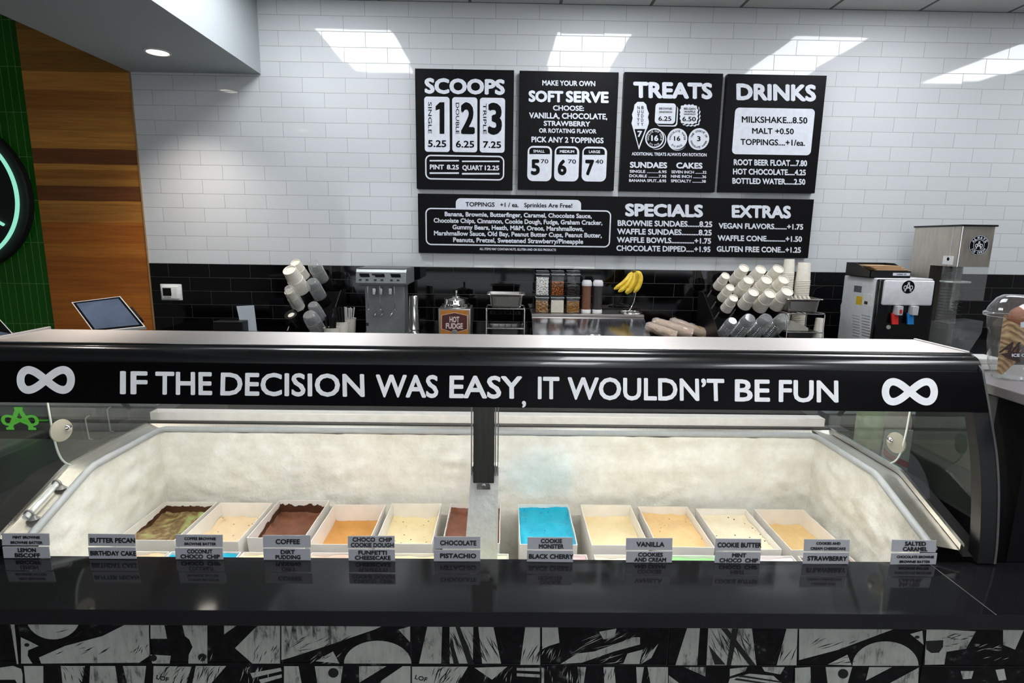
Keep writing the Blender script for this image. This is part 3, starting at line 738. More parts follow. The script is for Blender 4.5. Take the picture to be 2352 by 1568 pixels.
def infinity(cx, cy, hw, hh, wd):
    C = []; n = 64
    for i in range(n):
        a = i * math.tau / n
        k = 1 / (1 + .75 * math.sin(a) ** 2) if False else 1
        x = math.cos(a) ; y = math.sin(2 * a)
        s_ = 1 - .0 * abs(y)
        C.append((x, y * .5 * 2 * (.55 + .45 * abs(x) ** .6) * .62 if False else y * .5))
    # rounded loops: two rings joined by a crossing
    P = []
    for i in range(n):
        a = i * math.tau / n
        den = 1 + math.sin(a) ** 2 * .35
        P.append((hw * math.cos(a) / den ** .2, hh * 1.0 * math.sin(2 * a) * (1.0 if True else 0)))
    L, R_ = [], []
    for i in range(n):
        dx = P[(i + 1) % n][0] - P[i - 1][0]; dy = P[(i + 1) % n][1] - P[i - 1][1]; l = math.hypot(dx, dy)
        nx, ny = -dy / l * wd / 2, dx / l * wd / 2
        L.append((cx + P[i][0] + nx, cy + P[i][1] + ny)); R_.append((cx + P[i][0] - nx, cy + P[i][1] - ny))
    f = lambda q, k: fsurf(*q) + Vector((0, -.0012 - (.0002 if k % n < n // 2 else 0), 0))
    A_ = [f(q, i) for i, q in enumerate(L)]; B_ = [f(q, i) for i, q in enumerate(R_)]
    m.ring(A_, B_)
infinity(106, 872, 58, 23, 18)
infinity(2089, 899, 56, 23, 17)
m.build('slogan_lettering', mat('slogan_white', (236, 237, 238), .5), case, smooth=0)
# curved front glass in two lights
PR = smoothprof(24, .805, 1.20)
for a, b in ((X0 + .035, -.092), (-.018, X1 - .05)):
    MB().strip([Vector((a, y, z)) for y, z in PR], [Vector((b, y, z)) for y, z in PR]).build('front_glass', pane_glass, case, smooth=80)
# end frames
PRF = smoothprof(26, .805, 1.292)
for a, b, n_ in ((X0 - .0, X0 + .035, 'l'), (X1 - .05, X1 - .008, 'r')):
    MB().prism([Vector((a, y - .004, z)) for y, z in PRF if z < 1.21] + [Vector((a, y + .028, z)) for y, z in PRF[::-1] if z < 1.21], (b - a, 0, 0)).build('end_frame', satin_black, case, smooth=60)
for a in (X0 - .008, X1 - .008):
    MB().prism([Vector((a, y - .006, z)) for y, z in PRF] + [Vector((a, 1.52, 1.328)), Vector((a, 1.535, 1.328))] + [Vector((a, y + .03, z)) for y, z in PRF[::-1]], (.006, 0, 0)).build('end_edge', mat('edge_grey', (92, 92, 92), .35, .3), case, smooth=60)
# rims and walls of the well
def rimz(y): return .945 if y > 1.62 else .945 - (1.62 - y) * .395
RL, RR_, RB = -1.295, 1.205, 2.0     # outer rim: left, right, back
TL, TR, TB, TF = -1.238, 1.138, 1.965, 1.405  # frosty well
def frost_mat():
    g = NT('frost'); nz = g.noise(14, 6, rough=.65); n2 = g.noise(3, 3); n3 = g.noise(90, 3)
    c = g.ramp(nz, [(.32, lin((226, 224, 214))), (.5, lin((236, 235, 228))), (.68, lin((246, 246, 242)))])
    n4 = g.noise(1, 4, stretch=(3, 3, 18))
    m1 = g.new('Mix', data_type='RGBA', blend_type='MULTIPLY'); m1.inputs[0].default_value = .4
    g.link(c, m1.inputs[6]); g.link(g.ramp(n4, [(.35, (.84, .83, .8, 1)), (.6, (1, 1, 1, 1))]), m1.inputs[7])
    # soft patch of blue tint on the back wall
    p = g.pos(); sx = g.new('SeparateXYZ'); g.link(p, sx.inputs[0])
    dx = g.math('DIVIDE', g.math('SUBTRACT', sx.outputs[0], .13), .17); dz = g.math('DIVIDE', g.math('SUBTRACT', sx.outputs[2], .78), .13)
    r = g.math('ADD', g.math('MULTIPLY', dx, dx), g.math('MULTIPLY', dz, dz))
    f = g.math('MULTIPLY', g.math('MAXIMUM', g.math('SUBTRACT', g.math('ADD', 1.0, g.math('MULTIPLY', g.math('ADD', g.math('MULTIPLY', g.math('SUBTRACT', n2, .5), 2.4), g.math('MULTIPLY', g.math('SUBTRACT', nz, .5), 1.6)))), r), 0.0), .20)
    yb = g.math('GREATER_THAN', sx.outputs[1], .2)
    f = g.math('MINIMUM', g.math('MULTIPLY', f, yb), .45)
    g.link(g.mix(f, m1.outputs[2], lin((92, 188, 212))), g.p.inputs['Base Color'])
    g.p.inputs['Roughness'].default_value = .75
    hh = g.math('ADD', nz, g.math('MULTIPLY', n3, .25))
    g.bump(hh, .5, .009)
    g.p.inputs['Subsurface Weight'].default_value = 0
    return g.m
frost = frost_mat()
from mathutils import noise as mn
def fr(x, y, z, s=9, a=.012): return a * (mn.noise(Vector((x * s, y * s, z * s * 1.6))) + .5 * mn.noise(Vector((x * s * 3, y * s * 3, z * s * 4))))
m = MB()
m.grid(lambda u, v: Vector((TL + (TR - TL) * u, TB - abs(fr(u * 2.4, 0, v * .5)) - .03 * (1 - v) * 0, .43 + (.925 - .43) * v)), 160, 40)
for X, sgn in ((TL, 1), (TR, -1)):
    m.grid(lambda u, v: Vector((X + sgn * (abs(fr(X, TF + u * .56, v * .5)) + .012 * (1 - v)), TF + (TB - TF) * u, .43 + (rimz(TF + (TB - TF) * u) - .02 - .43) * v)), 60, 40)
m.grid(lambda u, v: Vector((TL + (TR - TL) * u, TF, .43 + (.755 - .43) * v)), 8, 4)
m.grid(lambda u, v: Vector((TL + (TR - TL) * u, TF + (TB - TF) * v, .43)), 8, 4)
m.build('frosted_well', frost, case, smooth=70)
# light grey deck strips between well and rim, soft grey seal along the edge
ys = [TF - .04 + (RB - TF + .04) * i / 24 for i in range(25)]
deck = brushed('deck_steel', (206, 202, 194), .42, (200, 3, 200))
m = MB()
for xa, xb in ((RL, TL), (TR, RR_)):
    m.strip([Vector((xa, y, rimz(y))) for y in ys], [Vector((xb, y, rimz(y) - .012)) for y in ys])
m.strip([Vector((RL, RB, .945)), Vector((RR_, RB, .945))], [Vector((RL, TB, .928)), Vector((RR_, TB, .928))])
m.build('rim_deck', deck, case)
seal = mat('grey_seal', (168, 172, 174), .5)
m = MB()
sp = [Vector((TL + .004, y, rimz(y) - .010)) for y in ys if y < TB - .01] + [Vector((TL + .02, TB + .004, .934)), Vector((TR - .02, TB + .004, .934))] + [Vector((TR - .004, y, rimz(y) - .010)) for y in ys[::-1] if y < TB - .01]
m.tube(sp, .011, 10); m.build('rim_seal', seal, case, smooth=60)
m = MB()
for xa, d in ((RL, -1), (RR_, 1)):
    m.strip([Vector((xa, y, rimz(y) + .006)) for y in ys], [Vector((xa + d * .010, y, rimz(y) + .006)) for y in ys])
    m.strip([Vector((xa, y, rimz(y) - .01)) for y in ys], [Vector((xa, y, rimz(y) + .006)) for y in ys])
    m.strip([Vector((xa + d * .010, y, rimz(y) + .006)) for y in ys], [Vector((xa + d * .010, y, rimz(y) - .03)) for y in ys])
m.build('rim_rail', chrome_soft, case)
m = MB()
for xa, xb in ((X0 + .002, RL - .010), (RR_ + .010, X1 - .01)):
    m.strip([Vector((xa, y, rimz(y) - .03)) for y in ys], [Vector((xb, y, rimz(y) - .03)) for y in ys])
m.build('end_deck', matte_black, case)
# white sill under the rear doors
m = MB(); m.box(RL - .002, RR_ - .012, 2.012, 2.06, .952, .984, .003); m.build('rear_sill', mat('sill_white', (232, 228, 224), .4), case)
m = MB(); m.box(RL - .012, RR_, 2.004, 2.075, .944, .952, .001); m.build('sill_rail', steel_dark, case)
# sloping rear doors of glass in slim frames
def slope(x0, x1, y0, z0, y1, z1, wd):
    return [Vector((x0, y0, z0)), Vector((x1, y0, z0)), Vector((x1, y1, z1)), Vector((x0, y1, z1))]
door_glass = glass('door_glass', (.75, .77, .77), 1.2, .05, .07, (150, 152, 152))
for a, b, dy in ((X0 + .02, -.06, 0), (-.05, X1 - .02, .012)):
    d = MB().poly(slope(a, b, 2.05 + dy, .985, 1.755 + dy, 1.318, 0)).build('rear_door', door_glass, case)
    f = MB()
    for x in (a, b): f.tube([Vector((x, 2.05 + dy, .985)), Vector((x, 1.755 + dy, 1.318))], .009, 6)
    f.build('door_frame', steel_dark, d)
# clear end walls, and black lower body
for x in (X0 + .004, X1 - .012):
    P = [Vector((x, y + .02, z)) for y, z in PRF if z > .93] + [Vector((x, 1.75, 1.31)), Vector((x, 2.06, .98)), Vector((x, 2.06, .90)), Vector((x, 1.38, .90))]
    MB().poly(P).build('end_glass', tinted_end, case)
body = MB()
body.box(X0 + .002, X1 - .01, 1.37, 1.402, .06, .752); body.box(X0 + .002, X1 - .01, 2.0, 2.07, .06, .942); body.box(X0 + .002, X0 + .02, 1.38, 2.05, .06, .86); body.box(X1 - .03, X1 - .01, 1.38, 2.05, .06, .80); body.box(X0 + .002, X1 - .01, 1.37, 2.07, .0, .40)
body.build('cabinet_body', satin_black, case)
# lamp strips under the hood
for a, b in ((X0 + .1, -.1), (-.01, X1 - .12)):
    h = MB().box(a, b, 1.50, 1.545, 1.292, 1.312).build('lamp_housing', white_plastic, case)
    MB().box(a + .01, b - .01, 1.508, 1.538, 1.288, 1.2925).build('lamp_strip', led_mat, h)
# centre post and frosted column
post = brushed('post_steel', (92, 92, 86), .35, (200, 200, 5))
PX0, PX1 = -.084, -.026
m = MB(); m.box(PX0, PX1, 1.49, 1.51, .952, 1.29, .002); m.build('centre_post', post, case)
m = MB()
for x in (PX0 - .005, PX1 + .003, PX1 + .010): m.box(x - .0016, x + .0016, 1.49, 1.52, .975, 1.285)
m.build('glass_edge', chrome_soft, case)
m = MB(); m.prism([Vector((-.090, 1.512, .992)), Vector((-.013, 1.512, .992)), Vector((-.015, 1.512, .70)), Vector((-.112, 1.512, .70))], (0, .035, 0)); m.build('frosted_column', frost_white, case)
m = MB(); m.box(-.074, -.036, 1.496, 1.512, .930, .952, .002); m.cyl((-.055, 1.496, .940), (-.055, 1.491, .940), .006); m.build('post_bracket', chrome_soft, case)
# clear end guards with disc clamps
def guard(x, name, y0):
    P = [Vector((x, y0 - .01, 1.30)), Vector((x, y0, 1.17))] + [Vector(q) for q in bez((x, y0 + .004, 1.09), (x, y0 + .01, 1.02), (x, y0 + .015, .985), (x, y0 + .05, .965), 10)] + [Vector((x, 1.98, .965)), Vector((x, 1.98, 1.06)), Vector((x, 1.78, 1.30))]
    g_ = MB().prism(P, (.006, 0, 0)).build(name, acrylic, case)
    e = MB(); e.tube(P[:13], .0028, 6); e.build('guard_edge', mat('guard_edge_pale', (214, 222, 212), .3), g_, smooth=60)
    s = 1 if x < 0 else -1
    cx_, cy_, cz_ = x + (.008 if s > 0 else -.002), y0 + (.022 if s > 0 else .034), (1.078 if s > 0 else 1.036)
    k = MB(); q = Vector((s, -.25, 0)).to_track_quat('Z', 'Y')
    k.lathe([(0, 0), (.031, 0), (.032, .002), (.031, .005), (.014, .008), (0, .009)], (cx_, cy_, cz_), 32, q)
    k.build('clamp_disc', glass('clamp_plastic', (.85, .84, .8), 1.2, .1, .45, (200, 196, 184)), g_, smooth=50)
    k = MB(); k.lathe([(0, .022), (.006, .021), (.0095, .017), (.0105, .012), (.009, .007), (.007, .004)], Vector((cx_, cy_ + .014, cz_ + .004)), 20, q)
    k.build('clamp_knob', chrome, g_, smooth=60)
guard(-1.252, 'end_guard', 1.515)
guard(1.186, 'end_guard', 1.585)
# two wire hooks on the left end
t = thing('thermometer', 'clear tube thermometer held by two suction cups on the left rim', 'thermometer', (-1.268, 1.47, .89))
p0, p1 = Vector((-1.268, 1.535, rimz(1.535) + .012)), Vector((-1.268, 1.415, rimz(1.415) + .012))
m = MB(); m.tube([p0, p1], .0085, 12); m.build('tube', glass('thermo_tube', (.9, .92, .92), 2, .05, .35, (215, 218, 220)), t)
m = MB(); m.box(-1.2725, -1.2635, 1.435, 1.515, 0, .0015, mx=Matrix.Translation((0, 0, 0))); 
m = MB(); m.strip([p0 * .85 + p1 * .15 + Vector((-.004, 0, .0087)), p0 * .15 + p1 * .85 + Vector((-.004, 0, .0087))], [p0 * .85 + p1 * .15 + Vector((.004, 0, .0087)), p0 * .15 + p1 * .85 + Vector((.004, 0, .0087))]); m.build('scale_card', white_plastic, t)
for p in (p0 * .95 + p1 * .05, p0 * .1 + p1 * .9):
    m = MB(); m.tube([p + Vector((.0115 * math.cos(a), 0, .0115 * math.sin(a))) for a in [i * math.tau / 14 for i in range(14)]], .003, 6, True); m.lathe([(.014, -.012), (.010, -.009), (.004, -.002)], p + Vector((.012, 0, 0)), 16); m.build('suction_clip', mat('clip_grey', (120, 118, 116), .25), t, smooth=60)

# ------------------------------------------------------------------ flavour tags
tagm = mat('tag_grey', (163, 164, 168), .5, var=.04, scale=80)
tagk = mat('tag_ink', (22, 22, 24), .5)
TX = [(-1, 108, 3, 110), (198, 306, 200, 309), (400, 508, 400, 509), (601, 711, 603, 711), (797, 905, 799, 906), (996, 1103, 996, 1103), (1212, 1317, 1211, 1317), (1440, 1547, 1440, 1546), (1647, 1752, 1645, 1750), (1852, 1957, 1849, 1954), (2055, 2157, 2052, 2157)]
TT = [(('MINT BROWNIE', 'BROWNIE BATTER'), ('LEMON', 'BISCOFF')), (('BUTTER PECAN',), ('BIRTHDAY CAKE',)), (('COFFEE BROWNIE', 'BROWNIE BATTER'), ('COCONUT', 'CHOCO  CHIP')), (('COFFEE',), ('DIRT', 'PUDDING')), (('CHOCO  CHIP', 'COOKIE DOUGH'), ('FUNFETTI', 'CHEESECAKE')), (('CHOCOLATE',), ('PISTACHIO',)), (('COOKIE', 'MONSTER'), ('BLACK CHERRY',)), (('VANILLA',), ('COOKIES', 'AND CREAM')), (('COOKIE BUTTER',), ('MINT', 'CHOCO  CHIP')), (('COOKIES AND', 'CREAM CHEESECAKE'), ('STRAWBERRY',)), (('SALTED', 'CARAMEL'), ('CHOCOLATE BROWNIE', 'BROWNIE BATTER'))]
TLB = [('grey flavour tag lettered MINT BROWNIE, leftmost on the glass', 'grey flavour tag lettered LEMON, leftmost of the lower tags'), ('grey flavour tag lettered BUTTER PECAN', 'grey flavour tag lettered BIRTHDAY CAKE'), ('grey flavour tag lettered COFFEE BROWNIE BROWNIE BATTER', 'grey flavour tag lettered COCONUT CHOCO CHIP'), ('grey flavour tag lettered only COFFEE', 'grey flavour tag lettered DIRT PUDDING'), ('grey flavour tag lettered CHOCO CHIP COOKIE DOUGH', 'grey flavour tag directly under the CHOCO CHIP COOKIE DOUGH one'), ('grey flavour tag lettered CHOCOLATE beside the centre column', 'grey flavour tag lettered PISTACHIO'), ('grey flavour tag in front of the blue ice cream, upper of two', 'grey flavour tag lettered BLACK CHERRY'), ('grey flavour tag lettered VANILLA', 'grey flavour tag lettered COOKIES AND CREAM in two big lines'), ('grey flavour tag lettered COOKIE BUTTER', 'grey flavour tag lettered MINT CHOCO CHIP'), ('grey flavour tag lettered COOKIES AND CREAM CHEESECAKE', 'grey flavour tag lettered STRAWBERRY'), ('grey flavour tag lettered SALTED CARAMEL', 'grey flavour tag lettered CHOCOLATE BROWNIE, rightmost of the lower tags')]
for (a0, a1, b0, b1), tt, lb in zip(TX, TT, TLB):
    for k, (x0, x1, z0, z1) in enumerate(((a0, a1, .8365, .8675), (b0, b1, .802, .8325))):
        Y = 1.3445
        ym = 1234 if k == 0 else 1260
        xa, xb = at(x0, ym, Y).x, at(x1, ym, Y).x
        ya, yb = py(z0) - .0048, py(z1) - .0048
        rnd = random.uniform(-.0006, .0006)
        t = thing('flavor_tag', lb[k], 'flavour tag', ((xa + xb) / 2, ya, z0), 'flavour tags along the glass')
        d = Vector((0, .002, 0))
        P = [Vector((xa, ya, z0 + rnd)), Vector((xb, ya, z0 - rnd)), Vector((xb, yb, z1 - rnd)), Vector((xa, yb, z1 + rnd))]
        MB().prism(P, d).build('plate', tagm, t, smooth=0)
        m = MB(); L = tt[k]; H = z1 - z0; W = xb - xa
        small = max(len(q) for q in L) > 12 and len(L) == 2
        for i, q in enumerate(L):
            if len(L) == 1: hgt, zb = .013, z0 + H / 2 - .0065
            else:
                hgt = .0072 if small else .0115
                zb = z0 + (H * .58 if i == 0 else H * .14) if small else z0 + (H * .54 if i == 0 else H * .08)
            wd = min(W * .97, len(q) * hgt * .80)
            yy = ya + (yb - ya) * (zb - z0) / H - .0009; y2 = (yb - ya) / H * hgt
            m.text(q, Vector(((xa + xb) / 2 + .003 - wd / 2, yy, zb)), Vector((wd, 0, 0)), Vector((0, y2, hgt)), .03, .012)
        m.build('lettering', tagk, t, smooth=0)

# ------------------------------------------------------------------ tubs of ice cream
paper = mat('tub_board', (238, 234, 230), .55, scale=25, var=.03)
def cream(name, a, b, c=None, speck=None, swirl=False, sc=18):
    g = NT(name); n1 = g.noise(sc if not swirl else 9, 5, dist=2.2 if swirl else .4, stretch=None if not swirl else (1, .8, 1))
    st = [(.3, lin(a)), (.7, lin(b))] if not c else [(.30, lin(a)), (.44, lin(b)), (.55, lin(c)), (.68, lin(b)), (.8, lin(a))]
    col = g.ramp(n1, st)
    if speck:
        v = g.new('TexVoronoi'); v.inputs['Scale'].default_value = 75; g.link(g.pos(), v.inputs['Vector'])
        wn = g.new('TexWhiteNoise'); g.link(v.outputs['Position'], wn.inputs['Vector'])
        f = g.math('MULTIPLY', g.math('LESS_THAN', v.outputs['Distance'], .2), g.math('GREATER_THAN', wn.outputs['Value'], speck[1]))
        col = g.mix(f, col, lin(speck[0]))
    g.link(col, g.p.inputs['Base Color']); g.p.inputs['Roughness'].default_value = .42
    g.bump(g.noise(30, 5), .6, .006)
    return g.m
flav = {
 'mint': cream('mint_brownie_cream', (176, 204, 128), (154, 136, 92), (112, 84, 50), swirl=True),
 'coffee': cream('pale_coffee_cream', (232, 208, 168), (240, 220, 186), speck=((150, 110, 70), .75)),
 'choc': cream('dark_chocolate_cream', (104, 62, 42), (136, 86, 62)),
 'caramel': cream('caramel_cream', (204, 146, 72), (216, 158, 84)),
 'dough': cream('cookie_dough_cream', (238, 220, 172), (244, 230, 190), speck=((120, 92, 60), .85)),
 'cocoa': cream('milk_chocolate_cream', (112, 62, 44), (128, 74, 54)),
 'blue': cream('bright_blue_cream', (0, 166, 204), (14, 184, 216), speck=((10, 110, 150), .8)),
 'vanilla': cream('vanilla_cream', (238, 218, 172), (242, 226, 186)),
 'peach': cream('tan_cream', (230, 194, 138), (238, 206, 154), speck=((180, 130, 80), .7)),
 'cookies': cream('cookies_cream', (234, 222, 192), (242, 232, 208), speck=((80, 74, 66), .72)),
 'butter': cream('butterscotch_cream', (232, 198, 140), (236, 206, 150)),
 'pist': cream('pistachio_cream', (210, 222, 186), (216, 228, 196)),
 'pink': cream('cherry_cream', (236, 190, 196), (240, 204, 206)),
 'green': cream('mint_cream', (140, 208, 132), (160, 218, 150)),
 'lilac': cream('pale_pink_cream', (238, 216, 222), (242, 226, 230)),
 'rose': cream('speckled_pink_cream', (224, 190, 172), (232, 204, 188)),
}
smear = cream('chocolate_smear', (66, 40, 24), (88, 54, 34))
def tub(x0, x1, y0, y1, ztop, fill, fl, label, grp, dent=0.0, smears=False, flapx=None):
    zb = .432; hgt = ztop - zb; cx, cy = (x0 + x1) / 2, (y0 + y1) / 2
    t = thing('ice_cream_tub', label, 'ice cream tub', (cx, cy, zb), grp)
    th = .0022; tp = .012; sd = random.uniform(0, 50)
    def wall(u, z, side):  # bulging carton walls
        k = (z - zb) / hgt; ins = tp * (1 - k); bul = dent * math.sin(math.pi * u) * math.sin(math.pi * min(1, k * 1.05)) 
        xa, xb, ya, yb = x0 + ins - bul, x1 - ins + bul, y0 + ins, y1 - ins
        return {0: Vector((xa + (xb - xa) * u + 0, ya + bul, z)), 1: Vector((xb, ya + (yb - ya) * u, z)), 2: Vector((xb - (xb - xa) * u, yb, z)), 3: Vector((xa, yb - (yb - ya) * u, z))}[side]
    m = MB(); N = 10; Z = [zb + hgt * i / 8 for i in range(9)]
    outer, inner = [], []
    for z in Z:
        ro, ri = [], []
        for s_ in range(4):
            for i in range(N):
                p = wall(i / N, z, s_); 
                j = .0012 * mn.noise(Vector((p.x * 20 + sd, p.y * 20, z * 15)))
                c = Vector((cx, cy, z)); d = (c - p)
                p = p + Vector((j, j, 0)); 
                ro.append(p); q = p.copy()
                q.x += th if p.x < cx else -th; q.y += th if p.y < cy else -th
                ri.append(q)
        outer.append(ro); inner.append(ri)
    for a, b in zip(outer, outer[1:]): m.ring(a, b)
    for a, b in zip(inner, inner[1:]): m.ring(a, b)
    m.ring(outer[-1], inner[-1]); m.poly(outer[0])
    m.build('carton', paper, t, smooth=40)
    zf = ztop - fill
    k = (zf - zb) / hgt; ins = tp * (1 - k) + th + .0005
    xa, xb, ya, yb = x0 + ins - dent * .5, x1 - ins + dent * .5, y0 + ins, y1 - ins
    def top(u, v):
        e = min(u, 1 - u, v, 1 - v)
        n = .010 * mn.noise(Vector((u * 3 + sd, v * 4, 0))) + .004 * mn.noise(Vector((u * 11 + sd, v * 13, 3)))
        lip = .008 * max(0, 1 - e / .06)
        return Vector((xa + (xb - xa) * u, ya + (yb - ya) * v, zf + n + lip - .01 * math.sin(math.pi * v) * math.sin(math.pi * u)))
    m = MB(); m.grid(top, 28, 32)
    m.build('ice_cream', flav[fl], t, smooth=80)
    if smears:
        m = MB()
        for ax in (0, 1):
            U, n = [], 40
            for i in range(n + 1):
                u = i / n
                hh = fill * (.75 + .28 * mn.noise(Vector((u * 7 + sd, ax * 9, 1))) + .12 * mn.noise(Vector((u * 25 + sd, ax, 2))))
                if ax == 0: base_ = Vector((xa + (xb - xa) * u, yb - .001, zf - .004)); upv = Vector((0, tp * .2, hh))
                else: base_ = Vector((xa + .001, ya + (yb - ya) * (.1 + .9 * u), zf - .004)); upv = Vector((-tp * .2, 0, hh * (.4 + .6 * u)))
                U.append((base_, base_ + upv))
            off = Vector((0, -.002, 0)) if ax == 0 else Vector((.002, 0, 0))
            m.strip([p + off for p, q in U], [q + off * .5 for p, q in U])
        m.build('smear', smear, t, smooth=0)
    return t
GB, GF = 'tubs in the back row of the freezer case', 'tubs in the front row of the freezer case'
back = [(-1.214, -1.028, 1.653, 1.917, .042, 'mint', 'tub of green and brown swirled ice cream, leftmost in the back row', .0, True), (-1.013, -.828, 1.648, 1.915, .060, 'coffee', 'tub of pale coffee ice cream beside the green swirled one', .0, False), (-.812, -.631, 1.672, 1.938, .050, 'choc', 'tub of dark chocolate ice cream with smeared walls', .002, True), (-.604, -.421, 1.636, 1.906, .066, 'caramel', 'tub of caramel orange ice cream, low in its carton', .0, False), (-.401, -.222, 1.643, 1.921, .058, 'dough', 'tub of pale yellow ice cream with dark chips, beside the caramel one', .0, False), (-.19, -.009, 1.649, 1.92, .020, 'cocoa', 'tub of chocolate ice cream behind the frosted column', .003, False), (.054, .236, 1.644, 1.922, .018, 'blue', 'tub of bright blue ice cream', .006, False), (.280, .462, 1.643, 1.922, .050, 'vanilla', 'tub of plain vanilla ice cream beside the blue one', .002, False), (.487, .666, 1.635, 1.912, .034, 'peach', 'tub of tan speckled ice cream behind the VANILLA tag', .0, False), (.692, .873, 1.625, 1.898, .030, 'cookies', 'tub of cream ice cream with grey cookie specks', .0, False), (.902, 1.081, 1.623, 1.896, .062, 'butter', 'tub of smooth butterscotch ice cream, rightmost in the back row', .0, False)]
for x0, x1, y0, y1, fill, fl, lb, dn, sm in back: tub(x0, x1, y0, y1, .68, fill, fl, lb, GB, dn, sm)
def fx(a): return atz(a, 1266, .68).x
front = [(255, 383, 'coffee', 'front row tub of pale cream under the BIRTHDAY CAKE tag'), (387, 550, 'blue', 'front row tub of blue ice cream under the COCONUT CHOCO CHIP tag'), (556, 710, 'dough', 'front row tub of pale cream under the DIRT PUDDING tag'), (714, 862, 'rose', 'front row tub of pinkish ice cream in front of the caramel one'), (868, 1018, 'dough', 'front row tub of cream between the CHOCO CHIP COOKIE DOUGH and PISTACHIO tags'), (1026, 1168, 'pist', 'front row tub of pale green pistachio ice cream'), (1214, 1347, 'pink', 'front row tub of pink ice cream under the BLACK CHERRY tag'), (1364, 1512, 'cookies', 'front row tub of cream under the COOKIES AND CREAM tag'), (1522, 1670, 'green', 'front row tub of mint green ice cream'), (1680, 1815, 'lilac', 'front row tub of pale pink ice cream under the MINT CHOCO CHIP tag'), (1828, 1966, 'choc', 'front row tub with chocolate spilling over, under the STRAWBERRY tag')]
for a, b, fl, lb in front: tub(max(fx(a), -1.17), min(fx(b), 1.075), 1.425, 1.603, .672, .016, fl, lb, GF)

# ------------------------------------------------------------------ back counter and side furniture
KZ = .90
t = thing('back_counter', 'black counter along the tiled back wall, under the cups and machines', 'counter', (1.2, 4.0, 0))
MB().box(-2.7, 5.2, 3.66, WALL - .002, KZ - .03, KZ, .003).build('worktop', mat('counter_black', (20, 20, 21), .3), t)
MB().box(-2.68, 5.18, 3.70, WALL - .002, .0, KZ - .03).build('base_cabinet', satin_black, t)
band = mat('grey_edge', (96, 98, 100), .45)
for nm, x0, x1, lb in (('side_counter', -3.3, -1.46, 'dark low side counter with a grey edge, left of the freezer case'), ('side_counter', 1.36, 3.0, 'dark low side counter with a grey edge, right of the freezer case')):
    t = thing(nm, lb, 'counter', ((x0 + x1) / 2, 2.6, 0), 'low side counters behind the case ends')
    MB().box(x0, x1, 2.30, 2.95, .868, .918, .002).build('worktop', band, t)
    m = MB(); m.box(x0 + .01, x1 - .01, 2.325, 2.93, 0, .868); m.build('base_cabinet', matte_black, t)
    MB().box(x0, x1, 2.318, 2.325, .842, .850).build('edge_strip', chrome_soft, t)
# dark panels beyond the case ends
panel_dark = mat('panel_charcoal', (38, 42, 42), .4, scale=5, var=.15)
t = thing('end_cabinet', 'dark cabinet standing against the left end of the freezer case', 'cabinet', (-1.9, 1.8, 0))
MB().box(-2.4, -1.47, 1.40, 2.22, .0, .80).build('body', panel_dark, t)
t = thing('ledge_cabinet', 'black cabinet with a grey stone ledge, right of the freezer case', 'cabinet', (1.8, 1.55, 0))
MB().box(1.335, 2.3, 1.366, 1.76, 0, 1.222).build('body', mat('cabinet_black', (8, 8, 9), .6, spec=.15), t)
MB().box(1.330, 2.32, 1.20, 1.765, 1.222, 1.25, .003).build('ledge', mat('ledge_stone', (128, 122, 122), .4, scale=200, var=.1), t)
MB().box(1.3335, 1.3355, 1.47, 1.758, .86, 1.22).build('side_panel', mat('side_panel_grey', (56, 59, 57), .45, scale=4, var=.15), t)
t = thing('low_cabinet', 'black low cabinet under the jar and paper card', 'cabinet', (1.8, 2.0, 0))
MB().box(1.335, 2.3, 1.80, 2.29, 0, .80).build('body', matte_black, t)

# hooks on the left end wall of the case
for (xa, ya), (xb, yb) in (((196, 963), (205, 1008)), ((246, 942), (254, 990))):
    def onx(x, y, X):
        d = ray(x, y); return EYE + d * ((X - EYE.x) / d.x)
    a, b = onx(xa, ya, X0 + .012), onx(xb, yb, X0 + .012)
    k = MB().tube([a + Vector((0, .02, .006)), a + Vector((0, .008, .006)), a, b, b + Vector((0, .015, -.006))], .0022, 6).build('hook', mat('hook_wire', (190, 190, 186), .3, .6), case)

# green neon reflection in the left end glass, built as a glowing emblem
def emblem(m, c, r, ex=Vector((1, 0, 0)), ez=Vector((0, 0, 1)), d=Vector((0, -.001, 0)), wd=.2):
    P = lambda x, y: c + ex * (x * r) + ez * (y * r) + d
    def bar(x0, y0, x1, y1, w_):
        l = math.hypot(x1 - x0, y1 - y0); nx, ny = -(y1 - y0) / l * w_ / 2, (x1 - x0) / l * w_ / 2
        m.poly([P(x0 + nx, y0 + ny), P(x1 + nx, y1 + ny), P(x1 - nx, y1 - ny), P(x0 - nx, y0 - ny)])
    bar(-.02, .85, -.55, -.75, wd); bar(.02, .85, .55, -.75, wd); bar(-.22, .85, .22, .85, wd * .8); bar(-.75, -.75, -.35, -.75, wd * .8); bar(.35, -.75, .75, -.75, wd * .8)
    n = 40; A, B = [], []
    for i in range(n):
        a = i * math.tau / n; x, y = .85 * math.cos(a), .34 * math.sin(2 * a) - .1
        dx, dy = -.85 * math.sin(a), .68 * math.cos(2 * a); l = math.hypot(dx, dy)
        A.append(P(x - dy / l * wd * .4, y + dx / l * wd * .4) + d * .3); B.append(P(x + dy / l * wd * .4, y - dx / l * wd * .4) + d * .3)
    m.ring(A, B)
t = thing('green_reflection', 'reflected green neon letter A with a loop, built glowing behind the left end glass', 'sign', at(46, 985, 2.27))
m = MB(); emblem(m, at(46, 962, 2.29), .055, ex=Vector((1.5, 0, 0)), wd=.24)
m.build('reflected_letter', emis('reflection_glow', (92, 190, 60), .75), t, smooth=0)
MB().box(at(0, 0, 2.29).x, at(92, 0, 2.29).x, 2.292, 2.2995, at(46, 987, 2.29).z, at(46, 940, 2.29).z).build('backing_plate', glass('reflection_backing', (.9, .9, .9), 1), t)

